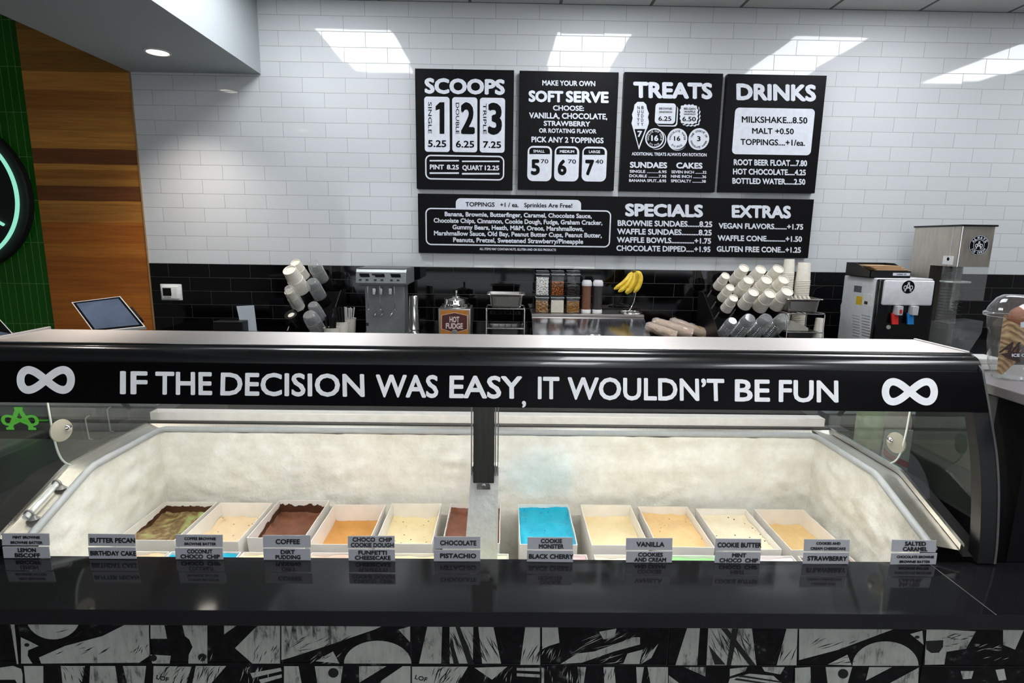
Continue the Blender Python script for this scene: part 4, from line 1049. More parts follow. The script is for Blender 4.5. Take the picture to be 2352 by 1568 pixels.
# jar, sweets bag and card behind the right end of the case
jb = atz(1996, 1003, .80)
t = thing('jar', 'pale green labelled jar behind the right end of the freezer case', 'jar', (jb.x, 2.16, .80))
jx_, jy = at(1996, 980, 2.16).x, 2.16
MB().lathe([(0, 0), (.044, 0), (.047, .006), (.047, .19), (.04, .2), (0, .2)], (jx_, jy, .80), 32).build('body', mat('jar_green', (178, 186, 150), .4, scale=12, var=.12), t, smooth=40)
MB().lathe([(.0476, .03), (.0478, .032), (.0478, .15), (.0476, .152)], (jx_, jy, .80), 32).build('label_band', mat('jar_label', (204, 210, 176), .5, scale=25, var=.18), t)
MB().lathe([(.046, .2), (.046, .225), (0, .226)], (jx_, jy, .80), 32).build('lid', white_plastic, t, smooth=40)
t = thing('sweets_bag', 'clear bag of coloured sweets beside the pale green jar', 'bag', (1.52, 2.2, .80))
bx = at(2056, 970, 2.2).x
def bagf(u, v):
    a = u * math.tau; k = math.sin(math.pi * min(1, v * 1.02)) ** .5
    return Vector((bx + .07 * k * math.cos(a) + .006 * mn.noise(Vector((u * 9, v * 9, 1))), 2.2 + .035 * k * math.sin(a), .802 + .22 * v + .006 * mn.noise(Vector((u * 8, v * 8, 5)))))
MB().grid(bagf, 28, 16).build('film', clear_cup, t, smooth=80)
g = NT('sweets_mix'); v_ = g.new('TexVoronoi'); v_.inputs['Scale'].default_value = 45; g.link(g.pos(), v_.inputs['Vector'])
g.link(g.ramp(g.math('FRACT', g.math('MULTIPLY', v_.outputs['Distance'], 7.0)), [(0, lin((206, 150, 150))), (.3, lin((216, 196, 120))), (.55, lin((170, 186, 200))), (.8, lin((226, 220, 214)))], 'CONSTANT'), g.p.inputs['Base Color'])
MB().grid(lambda u, v: Vector((bx, 2.2, .80)) + (bagf(u, v) - Vector((bx, 2.2, .80))) * .93 + Vector((0, 0, .004)), 24, 14).build('sweets', g.m, t, smooth=80)
t = thing('paper_card', 'white card with a curved red stripe behind the right clamp disc', 'card', (1.42, 1.82, .80))
ca = at(2062, 1035, 1.86)
MB().box(ca.x - .052, ca.x + .052, 1.86, 1.863, .802, ca.z + .075).build('sheet', white_plastic, t)
m = MB(); C_ = [(ca.x - .05 + .1 * i / 12, ca.z - .005 - .055 * (i / 12) ** .7) for i in range(13)]
m.strip([Vector((x, 1.8593, z + .016)) for x, z in C_], [Vector((x, 1.8593, z - .006)) for x, z in C_]); m.build('red_stripe', mat('stripe_red', (206, 70, 66), .5), t, smooth=0)

# white plastic tray edge behind the steel top
t = thing('white_tray', 'white plastic tray lying on the ledge behind the steel top', 'tray', (1.45, 1.70, 1.25))
m = MB(); m.box(1.340, 1.528, 1.672, 1.762, 1.2505, 1.268, .004); m.box(1.340, 1.524, 1.676, 1.758, 1.268, 1.285, .004); m.build('tray_body', mat('tray_white', (216, 216, 212), .35), t)

# ------------------------------------------------------------------ clear cup with a waffle cone, on the ledge
cx, cy, cz = atz(2319, 868, 1.25).x, atz(2319, 868, 1.25).y, 1.25
t = thing('lidded_cup', 'large clear domed cup holding a waffle cone, on the grey ledge', 'cup', (cx, cy, cz))
MB().lathe([(0, .004), (.036, .004), (.040, 0), (.043, .004), (.043, .010), (.052, .03), (.0545, .034), (.064, .10), (.0655, .135), (.070, .140), (.0735, .178)], (cx, cy, cz), 48).build('cup_body', clear_cup, t, smooth=40)
MB().lathe([(.0735, .178), (.083, .178), (.084, .182), (.083, .187), (.077, .190), (.073, .203), (.058, .228), (.045, .237), (0, .238)], (cx, cy, cz), 48).build('dome_lid', clear_cup, t, smooth=40)
g = NT('waffle'); mp = g.new('Mapping'); mp.inputs['Rotation'].default_value = (.3, .8, .2); g.link(g.pos(), mp.inputs[0])
wv = g.new('TexWave'); wv.inputs['Scale'].default_value = 26; wv.inputs['Distortion'].default_value = 5; wv.inputs['Detail'].default_value = 3; g.link(mp.outputs[0], wv.inputs['Vector'])
g.link(g.ramp(g.math('MULTIPLY_ADD', wv.outputs['Fac'], .3, g.math('MULTIPLY', g.noise(30, 5), .7)), [(.25, lin((170, 124, 76))), (.5, lin((200, 158, 106))), (.75, lin((218, 182, 132)))]), g.p.inputs['Base Color']); g.p.inputs['Roughness'].default_value = .6
g.bump(wv.outputs['Fac'], .8, .004); waffle = g.m
tip = Vector((cx - .030, cy + .002, cz + .012)); topc = Vector((cx + .022, cy, cz + .165)); axis = (topc - tip).normalized(); ql = (topc - tip).length
qc = axis.to_track_quat('Z', 'Y')
t = thing('waffle_cone', 'waffle cone of brown ice cream in a printed sleeve inside the clear cup', 'ice cream cone', tip)
def conef(u, v):
    a = u * math.tau; r = .006 + .047 * v ** .9
    zz = ql * v * (1 + .12 * v * math.sin(a + 2.4))
    return tip + qc @ Vector((r * math.cos(a), r * math.sin(a), zz))
MB().grid(conef, 40, 20).build('cone', waffle, t, smooth=60)
m = MB()
t2 = bmesh.new(); bmesh.ops.create_icosphere(t2, subdivisions=4, radius=.046)
for v_ in t2.verts: v_.co = v_.co * (1 + .12 * mn.noise(v_.co * 40)) + topc + Vector((.004, 0, .004))
m._merge(t2); m.build('scoop', cream('brown_scoop', (150, 84, 44), (186, 112, 62)), t, smooth=80)
def csurf(x, y): return at(x, y, cy - .052)
m = MB()
a0, a1 = csurf(2290, 800), csurf(2400, 800)
m.poly([csurf(x, y) for x, y in ((2298, 813), (2322, 808), (2400, 806), (2402, 826), (2340, 832), (2316, 824))])
vs = MB()
m.text('Always', csurf(2292, 810), csurf(2402, 806) - csurf(2292, 810), csurf(2312, 786) - csurf(2292, 810), .03, .02)
m.build('sleeve_print', mat('sleeve_brown', (44, 24, 22), .5), t, smooth=0)
m = MB(); m.text('ICE CREAM', csurf(2323, 819) + Vector((0, -.001, 0)), csurf(2386, 819) - csurf(2323, 819), csurf(2323, 812) - csurf(2323, 819), .02, .01)
m.poly([csurf(x, y) for x, y in ((2344, 740), (2372, 736), (2374, 752), (2344, 752))]); m.build('white_print', print_white, t, smooth=0)

# ------------------------------------------------------------------ things on the back counter
# thermostat on the wall
a, b = at(370, 651, WALL), at(420, 690, WALL)
t = thing('thermostat', 'square white thermostat on the black tiles beside the wooden panel', 'thermostat', ((a.x + b.x) / 2, WALL, b.z))
tx, tz = (a.x + b.x) / 2, (a.z + b.z) / 2
MB().box(tx - .08, tx + .08, WALL - .012, WALL - .0003, tz - .062, tz + .062, .008, 3).build('wall_plate', white_plastic, t)
MB().box(tx - .060, tx + .062, WALL - .034, WALL - .011, tz - .050, tz + .048, .006, 3).build('housing', mat('housing_white', (236, 236, 232), .3), t)
MB().box(tx - .050, tx + .014, WALL - .0355, WALL - .033, tz - .026, tz + .034, .002).build('screen', gloss_black, t)
MB().box(tx - .044, tx + .010, WALL - .0358, WALL - .033, tz - .040, tz - .031, .001).build('button', mat('button_grey', (150, 152, 150), .4), t)

# till screens
scr = mat('till_screen', (84, 96, 116), .12, spec=.6, scale=6, var=.25)
def till(q, Yt, Yb, label, zbase, reader=True, flip=False):
    TL_, TR_, BR_, BL_ = at(*q[0], Yt), at(*q[1], Yt), at(*q[2], Yb), at(*q[3], Yb)
    c = (TL_ + TR_ + BR_ + BL_) / 4
    t = thing('till_screen', label, 'till', (c.x, c.y + .05, zbase), 'till screens on the left')
    n = (TR_ - TL_).cross(BL_ - TL_).normalized()
    if n.y > 0: n = -n
    P = [TL_, TR_, BR_, BL_]
    def ins(k): return [p + (c - p) * k for p in P]
    MB().prism([p - n * .014 for p in P], n * .014).build('casing', mat('casing_white', (206, 206, 204), .35), t)
    MB().poly([p + n * .0006 for p in ins(.045)]).build('bezel', gloss_black, t, smooth=0)
    e = ins(.14); MB().poly([p + n * .0012 for p in e]).build('display', scr, t, smooth=0)
    m = MB(); L = c - n * .06
    m.prism([L + Vector((-.07, 0, .02)), L + Vector((.05, 0, .02)), Vector((c.x + .07, c.y + .02, zbase)), Vector((c.x - .11, c.y + .02, zbase))], Vector((0, .10, 0))); m.build('stand', matte_black, t)
    if reader:
        r = TR_ * .62 + BR_ * .38; r2 = TR_ * .28 + BR_ * .72
        m = MB(); dd = (TR_ - TL_).normalized(); m.prism([r, r2, r2 + dd * .014, r + dd * .014], -n * .03); m.build('card_reader', satin_black, t)
    return t
till([(164, 694), (276, 680), (334, 750), (214, 762)], 2.72, 2.50, 'tilted white till screen on the left, in front of the wooden panel', .918)
till([(-110, 742), (0, 733), (31, 767), (-70, 790)], 2.62, 2.48, 'till screen showing only its dark corner beside the green tiles', .918, False)

# small card and black box by the cups
def bxp(m, x0, x1, yt, yb, Y, d, bev=.002):
    a, b = at(x0, (yt + yb) / 2, Y), at(x1, (yt + yb) / 2, Y); tt, bb = at((x0 + x1) / 2, yt, Y), at((x0 + x1) / 2, yb, Y)
    m.box(a.x, b.x, Y, Y + d, bb.z, tt.z, bev); return a, b, tt, bb
c = at(566, 730, 4.1)
t = thing('note_card', 'pale blank card standing in a black holder beside the cups', 'card', (c.x, 4.1, KZ))
m = MB(); m.prism([at(543, 703, 4.1), at(583, 701, 4.1), Vector((at(590, 757, 4.1).x, 4.1, .93)), Vector((at(556, 757, 4.1).x, 4.1, .93))], (0, .004, 0)); m.build('sheet', mat('card_pale', (206, 216, 224), .5, scale=8), t)
m = MB(); m.box(c.x - .07, c.x + .08, 4.07, 4.14, KZ, KZ + .045, .004); m.build('holder', satin_black, t)
t = thing('black_box', 'low black box beside the pale card', 'box', (at(524, 745, 4.0).x, 4.05, KZ))
m = MB(); a, b = at(491, 745, 4.0), at(557, 745, 4.0); m.box(a.x, b.x, 4.0, 4.09, KZ, at(524, 738, 4.0).z, .003); m.build('body', satin_black, t)
m = MB(); m.box(a.x, b.x, 3.998, 4.0, at(524, 739.5, 4.0).z, at(524, 738, 4.0).z); m.build('rim', mat('rim_grey', (80, 80, 80), .4), t)

# ---- cup holders
def cup_prof(k): return [(0, -.008 * k), (.0325 * k, -.008 * k), (.0340 * k, 0), (.0365 * k, 0), (.0415 * k, -.070 * k), (.0440 * k, -.071 * k), (.0447 * k, -.076 * k), (.0440 * k, -.081 * k), (.0500 * k, -.165 * k), (.0505 * k, -.19 * k), (0, -.19 * k)]
def clear_prof(k): return [(0, 0), (.030 * k, 0), (.036 * k, -.006 * k), (.042 * k, -.03 * k), (.044 * k, -.055 * k), (.040 * k, -.056 * k), (.042 * k, -.2 * k)]
PROTO = {}
def cup_stack(px, py_, Y, axis, k, kind, label, grp):
    key = kind
    p = at(px, py_, Y)
    if key not in PROTO:
        t = thing('paper_cup_stack' if kind == 'paper' else 'clear_lid_stack', label, 'cup stack', (0, 0, 0), grp)
        if kind == 'paper':
            P = cup_prof(1)
            MB().lathe(P[:6], (0, 0, 0), 32).build('outer_cup', cream_paper, t, smooth=40)
            MB().lathe(P[5:], (0, 0, 0), 32).build('nested_cup', cream_paper, t, smooth=40)
        else:
            MB().lathe(clear_prof(1), (0, 0, 0), 28).build('outer_lid', lid_plastic, t, smooth=40)
            m = MB()
            for i in range(9): m.lathe([(.041, -.06 - i * .015), (.044, -.062 - i * .015), (.041, -.064 - i * .015)], (0, 0, 0), 28)
            m.build('nested_lids', clear_cup, t, smooth=60)
        PROTO[key] = t; o = t
    else:
        o = copy_thing(PROTO[key]); o['label'] = label; o['group'] = grp
    o.location = p; o.rotation_mode = 'QUATERNION'; o.rotation_quaternion = Vector(axis).normalized().to_track_quat('Z', 'Y'); o.scale = (k, k, k)
    return o
def c5(x, y): return (1480 + x / 5.345, 580 + y / 5.345)
AR = Vector((.07, -.74, .66)).normalized()
rowsR = [((998, 282), 4.06, .84, 'top', 0), ((1055, 425), 3.97, .84, 'middle', 0), ((1098, 555), 3.88, .84, 'bottom', 0), ((1225, 188), 4.10, 1, 'top', 1), ((1280, 332), 4.00, 1, 'middle', 1), ((1342, 483), 3.90, 1, 'bottom', 1), ((1430, 205), 4.10, 1.06, 'top', 2), ((1502, 330), 4.00, 1.06, 'middle', 2), ((1545, 500), 3.90, 1.08, 'bottom', 2), ((1645, 197), 4.10, 1.06, 'top', 3), ((1712, 328), 4.00, 1.06, 'middle', 3), ((1757, 470), 3.90, 1.12, 'bottom', 3)]
cn = ['in the narrow leftmost column', 'in the second column from the bananas', 'in the third column from the bananas', 'in the rightmost column']
for p, Y, k, r, ci in rowsR: cup_stack(*c5(*p), Y, AR, k, 'paper', 'slanted white paper cups, %s row %s' % (r, cn[ci]), 'paper cups in the right dispenser')
cl = ['leftmost of four clear lids at the foot of the right cup dispenser', 'second of four clear lids at the foot of the right cup dispenser', 'third of four clear lids at the foot of the right cup dispenser', 'rightmost of four clear lids at the foot of the right cup dispenser']
for i, p in enumerate(((1085, 835), (1300, 800), (1510, 798), (1712, 800))): cup_stack(*c5(*p), 3.80, AR, .92 if i == 0 else 1.1, 'clear', cl[i], 'clear lids in the right dispenser')
def dispenser(name, label, pts_px, axis, x0, x1, prof, sleeves):
    t = thing(name, label, 'cup dispenser', ((x0 + x1) / 2, 4.0, KZ), 'black slanted cup dispensers')
    for xa_ in (x0, x1 - .006): MB().prism([Vector((xa_, y, z)) for y, z in prof], (.006, 0, 0)).build('side_plate', satin_black, t)
    m = MB(); m.box(x0 + .006, x1 - .006, 4.308, 4.318, KZ, prof[-2][1] - .02); m.box(x0 + .006, x1 - .006, prof[0][0], 4.30, KZ, KZ + .012); m.box(x0 + .006, x1 - .006, prof[0][0], prof[0][0] + .008, KZ, KZ + .035)
    m.build('back_plate', satin_black, t)
    for (px, py_), Y, k, light in sleeves:
        p = at(px, py_, Y); ax = Vector(axis).normalized()
        s_ = MB().cyl(p - ax * .150 * k, p - ax * .225 * k, .0535 * k, .0535 * k, 24, False).build('sleeve', satin_black, t, smooth=40)
        if light:
            sd = Vector((-.75, -.6, .2)); sd = (sd - ax * sd.dot(ax)).normalized()
            e = MB().tube([p - ax * .19 * k + sd * .05 * k, p - ax * .29 * k + sd * .05 * k], .006, 6).build('sleeve_edge', mat('sleeve_grey', (150, 148, 142), .4), s_)
    return t
xl, xr = at(1640, 740, 3.95).x, at(1778, 740, 3.95).x
dispenser('cup_dispenser', 'black slanted dispenser full of white paper cups, right of the bananas', None, AR, xl, xr, [(3.84, KZ), (3.84, .985), (3.98, 1.10), (4.22, 1.26), (4.32, 1.26), (4.32, KZ)], [(c5(*p), Y, k, ci < 2) for p, Y, k, r, ci in rowsR])
def c2(x, y): return (600 + x / 5.88, 560 + y / 5.88)
AL = Vector((-.16, -.625, .746)).normalized()
cup_stack(*c2(380, 350), 3.95, AL, 1.28, 'paper', 'slanted wide white paper cups in the left dispenser, in front', 'paper cups in the left dispenser')
cup_stack(*c2(458, 250), 4.06, AL, .92, 'paper', 'slanted narrow white paper cups in the left dispenser, furthest back', 'paper cups in the left dispenser')
cup_stack(*c2(365, 590), 3.88, AL, .86, 'clear', 'clear lids over white cups, lowest on the outer side of the left dispenser', 'clear lids in the left dispenser')
cup_stack(*c2(700, 262), 4.08, AL, 1.12, 'clear', 'clear lids at the top of the left dispenser', 'clear lids in the left dispenser')
cup_stack(*c2(675, 500), 3.97, AL, 1.06, 'clear', 'clear lids in the middle of the left dispenser', 'clear lids in the left dispenser')
cup_stack(*c2(690, 815), 3.86, AL, .95, 'clear', 'clear domed lids low in the left dispenser, shining', 'clear lids in the left dispenser')
cup_stack(*c2(640, 950), 3.80, AL, 1.2, 'clear', 'clear lids lowest in the left dispenser, nearest the steel top', 'clear lids in the left dispenser')
cup_stack(*c2(372, 640), 3.93, AL, .86, 'paper', 'slanted white paper cups under clear lids in the left dispenser', 'paper cups in the left dispenser')
xl, xr = at(672, 720, 3.98).x, at(765, 720, 3.98).x
tD = dispenser('cup_dispenser', 'black slanted dispenser of clear lids and paper cups, left of the mixer', None, AL, xl, xr, [(3.86, KZ), (3.86, .99), (4.0, 1.10), (4.20, 1.24), (4.32, 1.24), (4.32, KZ)], [(c2(380, 350), 3.95, 1.28, 1), (c2(458, 250), 4.06, .92, 1), (c2(700, 262), 4.08, 1.05, 1), (c2(675, 500), 3.97, 1.0, 1), (c2(690, 815), 3.86, .9, 1)])
p = at(*c2(400, 950), 3.90)
q = AL.to_track_quat('Z', 'Y')
k = MB().lathe([(.026, 0), (.046, 0), (.048, -.01), (.046, -.09), (.026, -.09), (.026, 0)], p, 28, q).build('empty_sleeve', gloss_black, tD, smooth=40)
t = thing('cup_cover', 'white lid inside the lowest black sleeve of the left dispenser', 'lid', p)
MB().lathe([(0, -.008), (.024, -.008), (.025, -.02), (0, -.022)], p, 24, q).build('disc', cream_paper, t)

# ---- straw pots
def pot(x0, x1, yt, Y, label, filln, n, hh, m_, sp):
    a, b = at(x0, yt, Y), at(x1, yt, Y); cx_, r = (a.x + b.x) / 2, (b.x - a.x) / 2; z1 = a.z
    t = thing('paper_pot', label, 'pot', (cx_, Y, KZ), 'paper pots of straws')
    MB().lathe([(0, .003), (r * .8, .003), (r * .82, 0), (r * .84, .003), (r, z1 - KZ - .004), (r * 1.05, z1 - KZ - .002), (r * 1.05, z1 - KZ + .002), (r * .97, z1 - KZ), (r * .8, .012), (0, .012)], (cx_, Y, KZ), 32).build('cup', cream_paper, t, smooth=40)
    for i in range(n):
        an = random.uniform(0, math.tau); rr_ = r * .72 * math.sqrt(random.random()); q0 = Vector((cx_ + rr_ * math.cos(an) * .6, Y + rr_ * math.sin(an) * .6, KZ + .015)); q1 = Vector((cx_ + rr_ * math.cos(an) * 1.1 + sp * .01, Y + rr_ * math.sin(an), z1 + hh * random.uniform(.85, 1.0)))
        o = MB().tube([q0, q1], .0045, 6).build(filln, m_, smooth=60, loc=q0)
        tag(o, {'black_straw': 'black straw standing in a white paper pot beside the cup dispenser', 'wrapped_straw': 'white wrapped straw standing in the rear paper pot'}[filln], 'straw', {'black_straw': 'black straws in the paper pots', 'wrapped_straw': 'wrapped straws in the rear pot'}[filln])
black_straw = mat('straw_black', (14, 14, 15), .35)
pot(783, 817, 731, 4.12, 'white paper pot of wrapped straws, behind the other two', 'wrapped_straw', 16, .085, mat('straw_wrap', (214, 214, 212), .5), 1)
pot(765, 801, 738, 3.98, 'white paper pot of black straws, the larger one in front', 'black_straw', 22, .11, black_straw, -2)
pot(744, 779, 752, 3.86, 'small white paper pot of black straws, nearest the steel top', 'black_straw', 18, .075, black_straw, 0)

# ---- three-head milkshake mixer
def Q(x, y, Y): return at(x, y, Y)
mg = mat('mixer_grey', (138, 142, 140), .35, .35, scale=40)
a, b = Q(818, 640, 3.88), Q(933, 640, 3.88)
t = thing('milkshake_mixer', 'grey three-head milkshake mixer left of the steel cups', 'mixer', ((a.x + b.x) / 2, 4.05, KZ))
zt, zb_ = Q(876, 618, 3.90).z, Q(876, 653, 3.90).z
m = MB(); m.prism([Vector((a.x, 3.90, zt)), Vector((a.x, 4.22, zt)), Vector((a.x, 4.22, zb_)), Vector((a.x, 3.87, zb_)), Vector((a.x, 3.865, zb_ + .012)), Vector((a.x, 3.885, zt - .02))], (b.x - a.x, 0, 0)); m.build('head', mg, t)
MB().box(a.x + .003, b.x - .003, 3.898, 4.22, zt - .008, zt + .008, .006).build('top_lid', mat('mixer_lid', (92, 92, 92), .4), t)
nx0, nx1 = Q(839, 700, 4.08).x, Q(930, 700, 4.08).x
m = MB(); m.box(nx0, nx1, 4.08, 4.22, KZ + .03, zb_, .004); m.build('back_column', mg, t)
MB().box(nx0 - .02, nx1 + .03, 3.86, 4.24, KZ, KZ + .045, .008).build('base', mg, t)
m = MB(); m.box(nx0 - .02, nx1 + .02, 3.95, 4.2, zb_ - .018, zb_, .002); m.build('head_plate', mat('mixer_plate', (110, 112, 110), .35, .3), t)
W_ = b.x - a.x
for i, f in enumerate((.12, .42, .74)):
    x = a.x + W_ * f; sl = lambda z: 3.885 - .02 * (zt - .02 - z) / (zt - .02 - zb_ - .012) - .0015
    for dx, zz, wd, hh in ((.0, zb_ + .052, .068, .022),):
        MB().prism([Vector((x - .02 + .0, sl(zz + hh), zz + hh)), Vector((x + wd - .02, sl(zz + hh), zz + hh)), Vector((x + wd - .014, sl(zz), zz)), Vector((x - .010, sl(zz), zz))], (0, -.001, 0)).build('control_panel', gloss_black, t)
    for dx in (-.01, .035): MB().box(x + dx - .009, x + dx + .009, sl(zb_ + .03) - .003, sl(zb_ + .03) + .002, zb_ + .028, zb_ + .038, .002).build('button', mat('button_dark', (52, 52, 54), .4), t)
MB().box(a.x + W_ * .42 - .035, a.x + W_ * .42 + .035, sl(zt - .035) - .002, sl(zt - .035) + .004, zt - .042, zt - .028, .004).build('badge', gloss_black, t)
for x_ in (845, 873, 906):
    x = Q(x_, 680, 3.98).x; zlo = Q(x_, 710, 3.98).z
    s_ = MB().cyl((x, 3.98, zb_ - .015), (x, 3.98, zlo), .0035, n=10).build('spindle', chrome, t, smooth=60)
    m = MB(); m.lathe([(0, .004), (.012, .002), (.013, -.002), (0, -.004)], (x, 3.98, zlo), 16); m.build('agitator', chrome, s_, smooth=60)
for x_ in (861, 876, 898):
    x = Q(x_, 664, 4.06).x
    m = MB(); m.box(x - .012, x + .012, 4.03, 4.08, Q(x_, 676, 4.06).z, Q(x_, 660, 4.06).z, .003); m.build('cup_switch', chrome_soft, t)
    m = MB(); zz = Q(x_, 722, 4.06).z; m.tube(bez((x - .012, 4.08, zz - .01), (x - .012, 4.03, zz - .012), (x + .006, 4.03, zz + .0), (x + .006, 4.07, zz + .022)), .006, 8); m.build('cup_rest', chrome, t, smooth=60)
MB().box(Q(841, 745, 4.08).x, Q(847, 745, 4.08).x, 4.0785, 4.08, Q(844, 748, 4.08).z, Q(844, 741, 4.08).z).build('sticker', mat('sticker_navy', (28, 34, 62), .5), t)

# ---- stack of steel mixing cups
c = Q(951, 740, 3.95); r = (Q(965, 740, 3.95).x - Q(938, 740, 3.95).x) / 2; zt = Q(951, 678, 3.95).z
t = thing('steel_cup_stack', 'stack of shiny steel mixing cups between mixer and hot fudge', 'cup stack', (c.x, 3.95, KZ))
m = MB(); m.lathe([(0, zt - KZ), (r * .70, zt - KZ), (r * .78, zt - KZ - .006), (r * .98, .105), (r * 1.02, .10), (r * 1.03, .094), (r * .97, .09)], (c.x, 3.95, KZ), 36); m.build('top_cup', chrome, t, smooth=40)
for i in range(3):
    z = .09 - i * .03; MB().lathe([(r * .95, z), (r * 1.0, z - .022), (r * 1.06, z - .025), (r * 1.06, z - .029), (r * .97, z - .03)], (c.x, 3.95, KZ), 36).build('nested_cup', chrome, t, smooth=40)

# ---- hot fudge warmer
a, b = Q(1006, 730, 3.86), Q(1081, 730, 3.86); zt = Q(1043, 709, 3.86).z
t = thing('fudge_warmer', 'hot fudge warmer with an orange front and a steel pump', 'food warmer', ((a.x + b.x) / 2, 4.0, KZ))
MB().box(a.x, b.x, 3.86, 4.12, KZ, zt, .006).build('body', steel_v, t)
MB().box(a.x + .016, b.x - .016, 3.8585, 3.861, KZ + .01, zt - .010, .0005).build('front_sheet', mat('fudge_orange', (190, 122, 44), .45), t)
fs = lambda x, y: at(x, y, 3.858)
def c3(x, y): return (1000 + x / 7.84, 580 + y / 7.84)
hexp = [(118, 1130), (345, 1085), (572, 1135), (572, 1375), (345, 1440), (118, 1368)]
sh = lambda k, d: [fs(*c3(345 + (x - 345) * k, 1260 + (y - 1260) * k)) + Vector((0, -d, 0)) for x, y in hexp]
MB().poly(sh(1.05, .0005)).build('badge_edge', mat('badge_edge_cream', (236, 200, 160), .5), t, smooth=0)
MB().poly(sh(1.0, .001)).build('badge', mat('badge_brown', (84, 38, 36), .5), t, smooth=0)
m = MB(); f3 = lambda x, y: fs(*c3(x, y)); m.tpx('HOT', 255, 432, 1150, 1255, f3, bold=.02).tpx('FUDGE', 188, 497, 1268, 1370, f3, bold=.02); m.build('lettering', mat('badge_letter', (232, 214, 206), .5), t, smooth=0)
k = fs(*c3(345, 1440)); MB().cyl(k, k + Vector((0, -.018, 0)), .022, .019, 24).build('dial', mat('dial_grey', (150, 150, 148), .3, .4), t, smooth=40)
cx_, cy_ = (a.x + b.x) / 2, 3.99
MB().lathe([(.098, .0), (.098, .018), (.085, .022), (.082, .05), (.086, .053), (.086, .058), (.05, .066), (.03, .068), (.028, .075), (0, .076)], (cx_, cy_, zt), 40).build('jar_lid', chrome, t, smooth=35)
m = MB(); m.cyl((cx_ + .004, cy_, zt + .07), (cx_ + .004, cy_, zt + .105), .008, n=14); m.lathe([(0, .118), (.010, .116), (.011, .108), (.008, .104)], (cx_ + .004, cy_, zt), 16); m.tube([(cx_ + .004, cy_ - .02, zt + .075), (cx_ + .004, cy_ - .09, zt + .065), (cx_ + .004, cy_ - .10, zt + .04)], .007, 10); m.build('pump', chrome, t, smooth=50)

# ---- wire rack with steel pans
def rack(x0, x1, yt, ymid, Y, dep, label, grp):
    a, b = Q(x0, yt, Y), Q(x1, yt, Y); z1 = a.z; z2 = Q((x0 + x1) / 2, ymid, Y).z
    t = thing('wire_rack', label, 'rack', ((a.x + b.x) / 2, Y + dep / 2, KZ), grp)
    for x in (a.x, b.x):
        m = MB(); m.tube([(x, Y, KZ)] + [(x, Y, z1 - .01), (x, Y + .006, z1)] + [(x, Y + dep - .006, z1), (x, Y + dep, z1 - .01), (x, Y + dep, KZ)], .004, 8); m.build('side_frame', chrome_soft, t, smooth=60)
    for z in (z1, z2):
        m = MB()
        for y in (Y, Y + dep): m.tube([(a.x, y, z - .002), (b.x, y, z - .002)], .004, 8)
        for i in range(1, 6): m.tube([(a.x + (b.x - a.x) * i / 6, Y, z - .002), (a.x + (b.x - a.x) * i / 6, Y + dep, z - .002)], .0022, 6)
        m.build('shelf', chrome_soft, t, smooth=60)
    return t, a.x, b.x, z1, z2
def pan(x0, x1, y0, y1, z0, hgt, label, mt=None):
    cx_, cy_ = (x0 + x1) / 2, (y0 + y1) / 2
    o = thing('steel_pan', label, 'pan', (cx_, cy_, z0), 'steel food pans on the wire racks')
    m = MB(); hx, hy = (x1 - x0) / 2, (y1 - y0) / 2
    R1 = lambda k, z, ex=0: [Vector((p.x, p.z + 0, 0)) for p in rr(-hx * k - ex, hx * k + ex, -hy * k - ex, hy * k + ex, .03, 0)]
    def lp(k, z, ex=0): return [Vector((cx_ + p.x, cy_ + p.z, z)) for p in rr(-hx * k - ex, hx * k + ex, -hy * k - ex, hy * k + ex, .025, 0)]
    ss = [lp(.86, z0), lp(.90, z0 + .012), lp(.95, z0 + hgt * .8), lp(.96, z0 + hgt * .82), lp(1, z0 + hgt), lp(1, z0 + hgt, .012), lp(1, z0 + hgt - .004, .014)]
    for p, q_ in zip(ss, ss[1:]): m.ring(p, q_)
    m.poly(lp(.86, z0 + .001)); m.build('body', mt or steel_v, o, smooth=40)
    return o
t, xa, xb, z1, z2 = rack(1117, 1205, 708, 754, 3.88, .22, 'white wire rack holding steel pans, right of the hot fudge warmer', 'wire racks on the back counter')
pan(xa + .015, xb - .01, 3.89, 4.08, z1 + .0045, Q(1160, 677, 3.88).z - z1, 'steel pan on the top shelf of the rack beside hot fudge')
pan(xa + .015, xb - .02, 3.90, 4.08, z2 - .062, .065, 'steel pan hanging in the lower shelf of the rack beside hot fudge', steel_dark)

# ---- steel topping unit
a, b = Q(1221, 720, 4.06), Q(1480, 722, 4.06); zt = a.z
t = thing('topping_unit', 'low steel topping unit with a sloping lid under the clear canisters', 'topping unit', ((a.x + b.x) / 2, 4.1, KZ))
MB().box(a.x, b.x, 4.06, 4.33, zt - .018, zt, .002).build('top_shelf', steel, t)
zl = Q(1350, 776, 3.80).z
xl0, xl1 = Q(1224, 770, 3.80).x, Q(1496, 776, 3.80).x
MB().prism([Vector((a.x + .002, 4.065, zt - .018)), Vector((b.x - .002, 4.065, zt - .018)), Vector((xl1, 3.79, zl)), Vector((xl0, 3.79, zl))], (0, .01, -.012)).build('lid', brushed('lid_steel', (190, 190, 192), .16, (200, 3, 3), .05), t)
MB().box(xl0, xl1, 3.80, 4.32, KZ, zl - .012).build('base', steel_dark, t)
hz = Q(1363, 768, 3.83).z; h0, h1 = Q(1345, 768, 3.82).x, Q(1380, 768, 3.82).x
MB().tube([(h0, 3.84, hz - .025), (h0, 3.815, hz - .005), (h0 + .008, 3.81, hz), (h1 - .008, 3.81, hz), (h1, 3.815, hz - .005), (h1, 3.84, hz - .025)], .0045, 8).build('handle', chrome, t, smooth=60)

